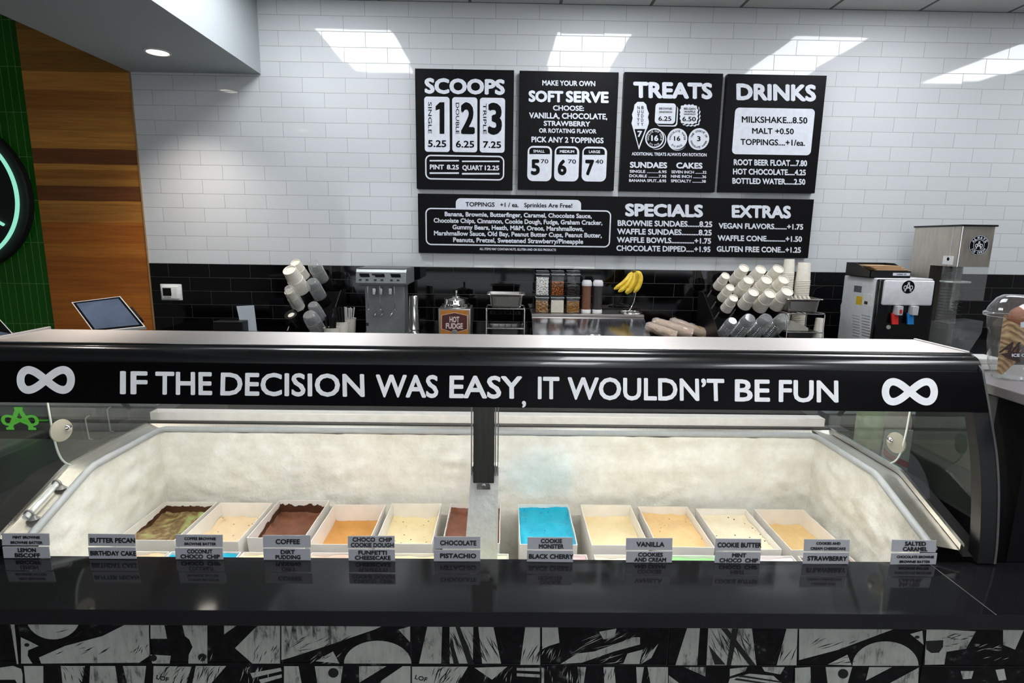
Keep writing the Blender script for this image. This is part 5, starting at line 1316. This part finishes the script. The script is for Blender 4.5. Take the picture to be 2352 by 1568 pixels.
# ---- canisters and their fillings
def canister(x0, x1, yt, yb, label, kind, col, Y=4.10, zbase=None, lidh=.028, black=True):
    xa, xb = Q(x0, (yt + yb) / 2, Y).x, Q(x1, (yt + yb) / 2, Y).x; zb_ = zbase; zt_ = Q((x0 + x1) / 2, yt, Y).z
    dpt = xb - xa; cx_ = (xa + xb) / 2
    t = thing('canister', label, 'canister', (cx_, Y + dpt / 2, zb_), 'clear canisters on the topping unit')
    body = zt_ - lidh
    MB().box(xa, xb, Y, Y + dpt, zb_ + .0005, body, .006, 3).build('jar', clear_cup if False else clear, t, smooth=40)
    if black:
        m = MB(); m.box(xa + .001, xb - .001, Y + .001, Y + dpt - .001, body + .008, zt_ - .0005, .004); m.build('lid', gloss_black, t)
    m = MB(); m.box(xa - .001, xb + .001, Y - .001, Y + dpt + .001, body - .002, body + .008, .003); m.build('seal_ring', mat('seal_clear', (140, 144, 144), .25), t)
    # filling
    ft = zb_ + .003 + (body - zb_ - .006) * kind[1]
    fn = kind[0]
    m = MB()
    if fn in ('powder', 'sugar'):
        m.grid(lambda u, v: Vector((xa + .004 + (xb - xa - .008) * u, Y + .004, zb_ + .004 + (ft - zb_ - .004) * v)), 4, 4)
        m.box(xa + .0035, xb - .0035, Y + .0045, Y + dpt - .0035, zb_ + .003, ft, .004)
    else:
        R_ = kind[2]; random.seed(int(x0 * 7 + yt))
        nx = max(2, int((xb - xa - .006) / (R_ * 1.7))); nz = max(2, int((ft - zb_) / (R_ * 1.6)))
        for layer in range(2):
            for i in range(nx):
                for k_ in range(nz):
                    c_ = (xa + .004 + R_ + (xb - xa - .008 - 2 * R_) * (i + random.uniform(-.3, .3)) / max(1, nx - 1), Y + .004 + R_ + layer * R_ * 1.5, zb_ + .004 + R_ + (ft - zb_ - .006 - R_) * (k_ + random.uniform(-.3, .3)) / nz)
                    c_ = (min(max(c_[0], xa + .003 + R_), xb - .003 - R_), c_[1], max(c_[2], zb_ + .003 + R_))
                    m.blob(c_, R_, 1, kind[3], kind[4])
        m.box(xa + .006, xb - .006, Y + .012 + R_ * 2, Y + dpt - .004, zb_ + .003, ft - .004)
    o = m.build(fn, col, smooth=50, loc=(cx_, Y + dpt / 2, zb_ + .003))
    lbl = {'marshmallows': 'small white marshmallows filling the upper canister nearest the pans', 'gummies': 'amber brown sweets in the upper middle canister', 'dark_chips': 'dark crumbs low in the upper right canister', 'cereal': 'toasted flat cereal pieces in the lower canister nearest the pans', 'sugar': 'pale powder in the lower middle canister', 'peanuts': 'chopped tan peanuts in the lower right canister'}[fn]
    tag(o, lbl, 'topping', None, 'stuff')
zb1 = zt + .0005
zlow = Q(1248, 681, 4.10).z
cols = [(1231, 1262), (1266, 1297), (1302, 1333)]
low = [('cereal', .86, .0085, .15, (1, 1, .6)), ('sugar', .88), ('peanuts', .84, .006, .2, (1.2, 1, .7))]
lowc = [mat('cereal_tan', (190, 146, 96), .6, scale=60, var=.3), mat('sugar_pale', (222, 214, 198), .8), mat('peanut_tan', (178, 130, 72), .6, scale=60, var=.3)]
up = [('marshmallows', .92, .0075, .05, (1, 1, 1)), ('gummies', .72, .0075, .2, (1, 1, 1)), ('dark_chips', .55, .005, .2, (1.4, 1, .6))]
upc = [mat('marshmallow', (238, 234, 230), .7), mat('gummy_amber', (150, 84, 32), .35, scale=90, var=.5), mat('crumb_dark', (46, 38, 36), .5, scale=90, var=.3)]
nm = ['nearest the pans', 'in the middle of its row', 'beside the two tall shakers']
for i, (x0, x1) in enumerate(cols):
    canister(x0 - 1, x1 - 1, 681, 718, 'lower square clear canister ' + nm[i], low[i], lowc[i], zbase=zb1, lidh=.012, black=False)
    canister(x0, x1, 622, 680, 'upper square clear canister with a black lid, ' + nm[i], up[i], upc[i], zbase=Q(1248, 680.2, 4.10).z + .001)
def shaker(x0, x1, col, label, cap_slant):
    Y = 4.10; xa, xb = Q(x0, 680, Y).x, Q(x1, 680, Y).x; zt_ = Q(x0, 643, Y).z; r = (xb - xa) / 2; cx_ = (xa + xb) / 2
    t = thing('shaker_bottle', label, 'bottle', (cx_, Y + r, zb1), 'tall shaker bottles on the topping unit')
    H = zt_ - zb1
    MB().lathe([(0, .0), (r * .92, 0), (r, .004), (r, .026), (r * .97, .028)], (cx_, Y + r, zb1), 28).build('base', white_plastic, t, smooth=40)
    MB().lathe([(r * .94, .026), (r * .94, H * .83), (0, H * .83)], (cx_, Y + r, zb1), 28).build('powder', col, t, smooth=40)
    MB().lathe([(r * .98, .028), (r * .99, H * .82), (r, H * .83)], (cx_, Y + r, zb1), 28).build('clear_wall', clear, t, smooth=60)
    m = MB(); m.lathe([(r * 1.0, H * .82), (r * 1.02, H * .84), (r * 1.0, H * .93), (r * .8, H * .99), (0, H)], (cx_, Y + r, zb1), 28); m.build('cap', mat('cap_white', (214, 214, 214), .35), t, smooth=40)
shaker(1337, 1360, mat('cocoa_powder', (126, 82, 62), .7), 'tall shaker of light brown powder with a white cap', 1)
shaker(1363, 1386, mat('dark_sprinkles', (62, 54, 56), .6, scale=120, var=.4), 'tall shaker of dark grey sprinkles with a white cap', 0)

# ---- bananas on a wire stand
def c4(x, y): return (1200 + x / 6.533, 580 + y / 6.533)
YB = 4.16
rb = Q(*c4(1620, 905), YB)
t = thing('banana_stand', 'curved wire banana stand with a ring foot on the topping unit', 'banana stand', (rb.x, YB, zb1))
rr_ = (Q(*c4(1790, 900), YB).x - Q(*c4(1450, 900), YB).x) / 2
MB().tube([(rb.x + rr_ * math.cos(i * math.tau / 40), YB + rr_ * math.sin(i * math.tau / 40), zb1 + .005) for i in range(40)], .0055, 8, True).build('ring_foot', chrome, t, smooth=60)
f0 = Vector((Q(*c4(1560, 915), YB).x, YB - .02, zb1 + .006))
pts = [f0] + [Vector(Q(*c4(x, y), YB)) for x, y in ((1625, 840), (1675, 730), (1700, 610), (1718, 480), (1712, 360), (1690, 290), (1668, 268), (1650, 285))]
MB().tube(pts, .0042, 8).build('wire_post', chrome, t, smooth=60)
g = NT('banana_skin'); nz = g.noise(25, 4); g.link(g.ramp(nz, [(.35, lin((214, 176, 40))), (.6, lin((236, 204, 66)))]), g.p.inputs['Base Color']); g.p.inputs['Roughness'].default_value = .45; skin = g.m
tipm = mat('banana_tip', (84, 78, 30), .6)
B4 = [((1640, 285), (1610, 360), (1530, 470), (1375, 548), 'outermost banana of the bunch, pointing furthest sideways'), ((1655, 290), (1640, 400), (1570, 520), (1440, 585), 'second banana of the bunch, behind the outermost'), ((1670, 290), (1710, 400), (1650, 530), (1545, 600), 'middle banana of the bunch with a dark mark'), ((1690, 285), (1740, 330), (1720, 480), (1560, 618), 'banana of the bunch between the middle and the upright one'), ((1700, 280), (1800, 300), (1810, 470), (1670, 600), 'most upright banana of the bunch, beside the wire')]
for i, (p0, p1, p2, p3, lb) in enumerate(B4):
    yy = YB - .035 - (.012 * i if i != 3 else -.01)
    P = bez(*[Q(*c4(*p), yy + dy) for p, dy in zip((p0, p1, p2, p3), (0.02, -.01, -.02, -.01))], 18)
    n = len(P)
    rad = [.006 if k < 2 else .017 * min(1, .45 + .2 * (k - 1), (n - k + .2) / 3.2) for k in range(n)]
    t = thing('banana', lb, 'banana', P[0], 'bananas on the wire stand')
    MB().tube(P, .016, 7, radii=rad).build('fruit', skin, t, smooth=50)
    d = (P[0] - P[1]).normalized(); MB().tube([P[0] + d * .016, P[0], P[0] - d * .006], .006, 8).build('stem', tipm, t, smooth=60)
    MB().blob(P[-1], .0045, 1).build('tip', tipm, t, smooth=60)

# ---- waffle cones in a clear bag
def cone_roll(px0, py0, px1, py1, Y, r0, r1, label):
    p0, p1 = Q(px0, py0, Y), Q(px1, py1, Y - .05)
    t = thing('cone_stack', label, 'cones', p0, 'bagged waffle cones')
    d = (p1 - p0); q = d.to_track_quat('Z', 'Y'); L = d.length
    MB().lathe([(0, 0), (r0 * .55, .002), (r0 * .9, .02), (r0, .05), (r1, L), (0, L + .01)], p0, 24, q).build('cones', waffle, t, smooth=60)
    def film(u, v):
        a = u * math.tau; r = (r0 + (r1 - r0) * v) * 1.06 * (1 if .08 < v else .5 + v * 6) + .008 * mn.noise(Vector((math.cos(a) * 3, math.sin(a) * 3, v * 9 + px0)))
        return p0 + q @ Vector((r * math.cos(a), r * math.sin(a), -.012 + (L + .012) * v))
    MB().grid(film, 28, 18).build('bag_film', glass('cone_film', (.95, .95, .95), 1.5, .15, .35, (226, 216, 210)), t, smooth=70)
cone_roll(1500, 740, 1588, 768, 4.03, .040, .044, 'bagged waffle cones, middle roll of three')
cone_roll(1486, 748, 1552, 772, 3.90, .030, .036, 'bagged waffle cones, roll nearest the topping unit')
cone_roll(1540, 738, 1622, 768, 4.18, .034, .040, 'bagged waffle cones, long roll nearest the cup dispenser')

# ---- upright cup towers and rack behind
def tower(x0, x1, yt, yb, Y, label, top):
    xa, xb = Q(x0, yb, Y).x, Q(x1, yb, Y).x; r = (xb - xa) / 2; cx_ = (xa + xb) / 2; zt_ = Q((x0 + x1) / 2, yt, Y).z
    t = thing('cup_tower', label, 'cup stack', (cx_, Y, KZ), 'upright towers of paper cups')
    zr = zt_ - top
    MB().lathe([(0, zt_ - KZ), (r * .80, zt_ - KZ), (r * .82, zt_ - KZ - .003), (r * .97, zr - KZ)], (cx_, Y, KZ), 32).build('top_cup', cream_paper, t, smooth=40)
    z = zr; i = 0
    while z - .0125 > KZ and i < 60:
        MB().lathe([(r * .95, z - KZ), (r * 1.03, z - KZ - .001), (r * 1.04, z - KZ - .004), (r * .97, z - KZ - .006), (r * .96, z - KZ - .0125)], (cx_, Y, KZ), 28).build('nested_rim', cream_paper, t, smooth=40)
        z -= .0125; i += 1
tower(1796, 1822, 595, 640, 4.24, 'upright tower of white paper cups touching the menu board in view, behind the dispenser', .10)
tower(1826, 1858, 603, 660, 4.22, 'upright tower of white paper cups behind the steel pan of lids', .13)
t, xa, xb, z1, z2 = rack(1811, 1895, 720, 763, 3.86, .24, 'wire rack holding a pan of lids, right of the cup dispenser', 'wire racks on the back counter')
pan(xa + .0, xb - .02, 3.88, 4.08, z1 + .0045, Q(1850, 688, 3.88).z - z1, 'steel pan of white lids on the top shelf of the right rack')
pan(xa + .01, xb - .03, 3.88, 4.08, z2 - .05, .052, 'steel pan in the lower shelf of the right rack', steel_dark)
zl = Q(1850, 688, 3.88).z
for i in range(5):
    p = Vector((xa + .07 + i * .03, 3.97, zl - .025)); qd = Vector((.9, -.25, .35)).to_track_quat('Z', 'Y')
    o = MB().lathe([(0, 0), (.04, .001), (.046, .004), (.047, .008), (.044, .01), (.042, .006), (0, .004)], p, 28, qd).build('cup_cover', cream_paper, smooth=50, loc=p)
    tag(o, 'white cup lid standing on edge in the steel pan of lids', 'lid', 'white lids in the steel pan')
t = thing('cup_tower', 'short tower of white paper cups inside the right end of the wire rack', 'cup stack', (xb - .03, 3.93, KZ), 'upright towers of paper cups')
cx_ = Q(1882, 740, 3.93).x
for zz, r_, h_ in ((Q(0, 750, 3.93).z, .036, .13), (KZ + .002, .044, .12)):
    MB().lathe([(0, h_), (r_ * .72, h_), (r_ * .75, h_ - .003), (r_ * .95, .006), (r_ * 1.03, .004), (r_ * 1.03, 0)], (cx_, 3.93, max(zz, KZ)), 28).build('cup', cream_paper, t, smooth=40)
MB().lathe([(.043, KZ - KZ), (.043, .03)], (cx_, 3.93, KZ), 28).build('cup_base', cream_paper, t)
t = thing('folded_napkins', 'folded paper pouch lying in the lower shelf of the right rack', 'napkins', (xa + .12, 3.95, z2))
MB().prism([Vector((xa + .02, 3.9, z2 + .004)), Vector((xa + .17, 3.9, z2 + .004)), Vector((xa + .17, 3.9, z2 + .025)), Vector((xa + .05, 3.9, z2 + .075))], (0, .08, 0)).build('pouch', mat('pouch_grey', (170, 166, 156), .5), t)

# ---- white water dispenser
YF = 3.74
a, b = Q(2013, 700, YF), Q(2146, 700, YF); zt = Q(2080, 640, YF).z
dx0, dx1 = a.x, b.x
t = thing('water_dispenser', 'white and black hot and cold water dispenser beside the cone cabinet', 'water dispenser', ((dx0 + dx1) / 2, 3.95, KZ))
m = MB(); m.box(dx0, dx1, YF + .03, YF + .40, KZ, zt, .012, 3); m.build('housing', mat('dispenser_white', (206, 208, 210), .4), t)
MB().box(dx0 + .001, dx1 - .001, YF, YF + .035, KZ, zt - .006, .01).build('front_frame', gloss_black, t)
fa, fb, ftz, fbz = Q(2026, 670, YF), Q(2140, 670, YF), Q(2083, 643, YF).z, Q(2083, 701, YF).z
MB().box(fa.x, fb.x, YF - .022, YF + .004, fbz, ftz, .012, 3).build('front_panel', mat('panel_white', (222, 222, 224), .25, coat=.4), t)
em = Q(2086, 659, YF - .022); m = MB()
m.poly([em + Vector((.042 * math.cos(i * math.tau / 36) * (1 + .03 * (i % 2)), -.0008, .042 * math.sin(i * math.tau / 36) * (1 + .03 * (i % 2)))) for i in range(36)]); m.build('logo_disc', print_black, t, smooth=0)
m = MB(); emblem(m, em, .034, d=Vector((0, -.0014, 0)), wd=.2); m.build('logo_letter', print_white, t, smooth=0)
for x_, c_, cm_ in ((2051, (206, 40, 40), (2054, (200, 60, 60))), (2086, (30, 120, 190), None)):
    x = Q(x_, 720, YF).x; zt2, zm, zb2 = Q(x_, 701, YF).z, Q(x_, 722, YF).z, Q(x_, 743, YF).z
    tp_ = MB().box(x - .006, x + .032, YF - .05, YF, zm, zt2, .004).build('tap', mat('tap_white', (196, 196, 198), .3), t)
    MB().prism([Vector((x - .02, YF - .02, zm + .01)), Vector((x + .024, YF - .02, zm + .01)), Vector((x + .022, YF - .035, zb2)), Vector((x - .018, YF - .035, zb2))], (0, .012, 0)).build('lever', mat('lever_%d' % x_, c_, .35), tp_)
    if cm_: MB().box(x + .008, x + .024, YF - .0515, YF - .049, zm + .012, zm + .038).build('tap_mark', mat('mark_red', (190, 50, 50), .4), tp_)
k = Q(2040, 751, YF); MB().cyl(k + Vector((0, .001, 0)), k + Vector((0, -.006, 0)), .014, n=20).build('drip_button', mat('button_pale', (168, 168, 164), .4), t, smooth=40)
# left side details
sd = lambda Y, z: Vector((dx0 - .0008, Y, z))
def side(Y0, Y1, z0, z1, nm_, mt, d=.004): MB().box(dx0 - d, dx0 + .002, Y0, Y1, z0, z1, .001).build(nm_, mt, t)
def sx(px, py_):   # point on the dispenser's left face
    d = ray(px, py_); return EYE + d * (dx0 / d.x)
p, q_ = sx(1963, 655), sx(1978, 672); side(q_.y, p.y, q_.z, p.z, 'rating_plate', mat('plate_grey', (84, 88, 96), .4), .002)
p, q_ = sx(1968, 679), sx(1981, 701); side(q_.y, p.y, q_.z, p.z, 'yellow_label', mat('label_yellow', (214, 178, 30), .5), .002)
p, q_ = sx(1983, 674), sx(2001, 704); side(q_.y, p.y, q_.z, p.z, 'white_label', white_plastic, .0025)
p, q_ = sx(1987, 691), sx(1993, 699); side(q_.y, p.y, q_.z, p.z, 'switch', gloss_black, .006)
for c0_, c1_ in ((1958, 1974), (1979, 1998)):
    for i in range(8):
        y = 724 + i * 6.6
        p, q_ = sx(c0_, y), sx(c1_, y + 2.4); side(min(p.y, q_.y), max(p.y, q_.y), q_.z, p.z, 'vent_slot', mat('vent_grey', (120, 124, 130), .5), .0015)
t2 = thing('power_cord', 'white cord looping out behind the water dispenser', 'cord', (dx0, 4.2, KZ))
P = [Q(x, y, 4.16) for x, y in ((1968, 668), (1945, 676), (1933, 700), (1932, 715), (1938, 735), (1950, 748), (1962, 756))]
MB().tube([Vector(p) for p in P], .0055, 8).build('cable', white_plastic, t2, smooth=60)
MB().tube([Vector(Q(x, y, 4.14)) for x, y in ((1958, 764), (1945, 766), (1936, 774), (1930, 786))], .005, 8).build('cable_end', white_plastic, t2, smooth=60)
t2 = thing('wall_socket', 'round grey socket plug beside the water dispenser', 'socket', Q(1951, 715, WALL))
p = Q(1951, 717, WALL); MB().cyl(p + Vector((0, -.0005, 0)), p + Vector((0, -.02, 0)), .024, .022, 24).build('plate', chrome_soft, t2, smooth=40)
MB().cyl(p + Vector((.004, -.02, -.004)), p + Vector((.004, -.05, -.004)), .017, n=20).build('plug', gloss_black, t2, smooth=40)

# ---- black paper tray on the dispenser
tz = zt + .0005
y0, y1 = YF + .06, YF + .34
xa, xb = Q(2000, 620, YF + .06).x, Q(2092, 625, YF + .06).x
zh = Q(2000, 604, YF + .2).z; zl_ = Q(2092, 623, YF + .06).z
t = thing('paper_tray', 'black tray of brown card lids on top of the water dispenser', 'tray', ((xa + xb) / 2, (y0 + y1) / 2, tz))
m = MB()
m.prism([Vector((xa, y0, tz)), Vector((xa, y1, tz)), Vector((xa, y1, zh)), Vector((xa, y0 + .17, zh)), Vector((xa, y0 + .03, zl_)), Vector((xa, y0, zl_))], (.004, 0, 0))
m.prism([Vector((xb - .004, y0, tz)), Vector((xb - .004, y1, tz)), Vector((xb - .004, y1, zh)), Vector((xb - .004, y0 + .17, zh)), Vector((xb - .004, y0 + .03, zl_)), Vector((xb - .004, y0, zl_))], (.004, 0, 0))
m.box(xa, xb, y1 - .004, y1, tz, zh); m.box(xa, xb, y0, y1, tz, tz + .004); m.box(xa, xb, y0, y0 + .004, tz, zl_)
m.build('tray', satin_black, t)
lx0, lx1 = Q(2051, 629, y0).x, Q(2090, 629, y0).x; lz0, lz1 = Q(2070, 633, y0).z, Q(2070, 626.5, y0).z
MB().box(lx0, lx1, y0 - .001, y0, lz0, lz1).build('label_strip', print_white, t)
m = MB(); m.text('DRINK UP', (lx0 + .025, y0 - .0018, lz0 + .006), (lx1 - lx0 - .05, 0, 0), (0, 0, lz1 - lz0 - .012), .03, .012); m.build('lettering', print_black, t, smooth=0)
kr = mat('kraft_card', (176, 142, 104), .7)
for i in range(3):
    z = zl_ + .002 + i * .011
    o = MB().box(xa + .05 - i * .012, xb - .006 - i * .014, y0 + .01 + i * .02, y1 - .02, z, z + .009, .002).build('kraft_card', kr, loc=((xa + xb) / 2, y0 + .1, z))
    tag(o, ['lowest brown card lid in the black tray', 'middle brown card lid in the black tray', 'topmost brown card lid in the black tray'][i], 'card lid', 'brown card lids in the tray')
m = None

# ---- steel cone cabinet with clear tube
YC = 3.78
fx0, fx1 = Q(2206, 560, YC).x, Q(2280, 560, YC).x; zt = Q(2240, 520, YC).z; zf = Q(2240, 613, YC).z; ybk = YC + .44
t = thing('cone_cabinet', 'tall steel cone cabinet with a round black logo and a clear tube', 'cone cabinet', ((fx0 + fx1) / 2, 4.0, KZ))
cs = brushed('cabinet_steel', (206, 198, 186), .42, (40, 40, 8), .12)
zcut = Q(2150, 612, YC + .2).z
m = MB(); m.box(fx0 - .002, fx0, YC, ybk, zf, zt); m.box(fx0 - .002, fx0, YC + .24, ybk, KZ, zf); m.build('side_panel', cs, t)
MB().box(fx0, fx1, YC, YC + .004, zf, zt).build('front_panel', cs, t)
m = MB(); m.tube([(fx0 - .002, YC - .001, zt), (fx0 - .002, YC - .001, zf)], .006, 8); m.box(fx0 - .003, fx0 - .001, YC + .07, YC + .078, zf, zt); m.build('corner_strip', chrome_soft, t)
MB().box(fx0, fx1, ybk - .004, ybk, KZ, zt).build('back_panel', steel_dark, t)
MB().box(fx1 - .002, fx1, YC + .22, ybk, KZ, zt).build('far_panel', cs, t)
MB().box(fx0 - .012, fx1 + .012, YC - .012, ybk + .004, zt, zt + .012, .002).build('top_lid', satin_black, t)
MB().box(fx0, fx1, YC + .002, YC + .005, Q(2240, 690, YC).z, zf).build('clear_front', clear_cup, t)
# round logo
lc = Q(2248, 563, YC); LR = .066
m = MB(); m.poly([lc + Vector((LR * math.cos(i * math.tau / 48), -.001, LR * math.sin(i * math.tau / 48))) for i in range(48)]); m.build('logo_disc', print_black, t, smooth=0)
m = MB()
def ringat(r0, r1, d): m.ring([lc + Vector((r0 * math.cos(i * math.tau / 48), -d, r0 * math.sin(i * math.tau / 48))) for i in range(48)], [lc + Vector((r1 * math.cos(i * math.tau / 48), -d, r1 * math.sin(i * math.tau / 48))) for i in range(48)])
ringat(LR * .97, LR * .93, .0016); ringat(LR * .56, LR * .52, .0016)
emblem(m, lc, LR * .42, d=Vector((0, -.0016, 0)), wd=.22)
def arcw(st, r, h, a0, a1, bottom):
    n = len(st)
    for i, ch in enumerate(st):
        if ch == ' ': continue
        a = math.radians(a0 + (a1 - a0) * (i + .5) / n); ra = Vector((math.cos(a), 0, math.sin(a))); up = -ra if bottom else ra; rt = Vector((up.z, 0, -up.x))
        wd = abs(math.radians(a1 - a0)) * r / n * (.3 if ch == 'I' else .82)
        m.text(ch, lc + Vector((0, -.0016, 0)) + ra * r - up * h / 2 - rt * wd / 2, rt * wd, up * h, .03, .012)
arcw('ALWAYS', LR * .74, LR * .28, 160, 20, False); arcw('ICE CREAM', LR * .74, LR * .24, 205, 335, True)
m.build('logo_lettering', print_white, t, smooth=0)
def cxs(px, py_):
    d = ray(px, py_); return EYE + d * ((fx0 - .003) / d.x)
p, q_ = cxs(2167, 587), cxs(2188, 608)
MB().box(fx0 - .0035, fx0 - .002, min(p.y, q_.y), max(p.y, q_.y), q_.z, p.z).build('side_sticker', white_plastic, t)
MB().cyl((fx0 - .0032, (p.y + q_.y) / 2, (p.z + q_.z) / 2 + .008), (fx0 - .0036, (p.y + q_.y) / 2, (p.z + q_.z) / 2 + .008), .012, n=16).build('sticker_mark', print_black, t)
# clear tube of cups, plate and springs
tc = Q(2180, 700, YC + .10); tcx = fx0 + .06; tcy = YC + .11
z_lo, z_hi = KZ + .06, zf + .02
MB().lathe([(.058, z_lo), (.058, z_hi)], (tcx, tcy, 0), 32).build('clear_tube', glass('tube_plastic', (.86, .87, .86), 1.6, .05, .12, (170, 172, 168)), t, smooth=60)
zp = Q(2205, 647, tcy).z
MB().lathe([(0, zp - .006), (.085, zp - .006), (.088, zp), (.085, zp + .006), (0, zp + .006)], (tcx + .03, tcy, 0), 36).build('pusher_plate', mat('plate_pale', (200, 204, 202), .35), t, smooth=40)
for xo in (.0, .055):
    P = []
    for i in range(140):
        a = i / 140 * math.tau * 9; P.append((tcx + .01 + xo + .016 * math.cos(a), tcy + .02 + .016 * math.sin(a), zp + .02 + (zf - zp - .01) * i / 140))
    MB().tube(P, .0022, 5).build('spring', satin_black, t, smooth=60)
P = [(tcx + .035 + .02 * math.cos(i / 120 * math.tau * 7), tcy - .06 + .02 * math.sin(i / 120 * math.tau * 7), zp - .03 - .2 * i / 120) for i in range(120)]
MB().tube(P, .0022, 5).build('spring', satin_black, t, smooth=60)
for i in range(14):
    z = KZ + .16 + i * .021
    MB().lathe([(.050, z), (.053, z + .003), (.050, z + .006)], (tcx, tcy, 0), 28).build('nested_rim', clear_cup, t, smooth=60)
zb0, zb1_ = Q(2180, 803, YC).z, Q(2180, 742, YC).z
MB().prism([Vector((fx0 - .02, YC - .03, max(zb0, KZ + .002))), Vector((fx0 + .15, YC - .03, max(zb0, KZ + .002))), Vector((fx0 + .21, YC - .03, zb1_ - .06)), Vector((fx0 + .21, YC - .03, zb1_ + .02)), Vector((fx0 - .02, YC - .03, zb1_))], (0, .16, 0)).build('clear_bin', clear_cup, t)
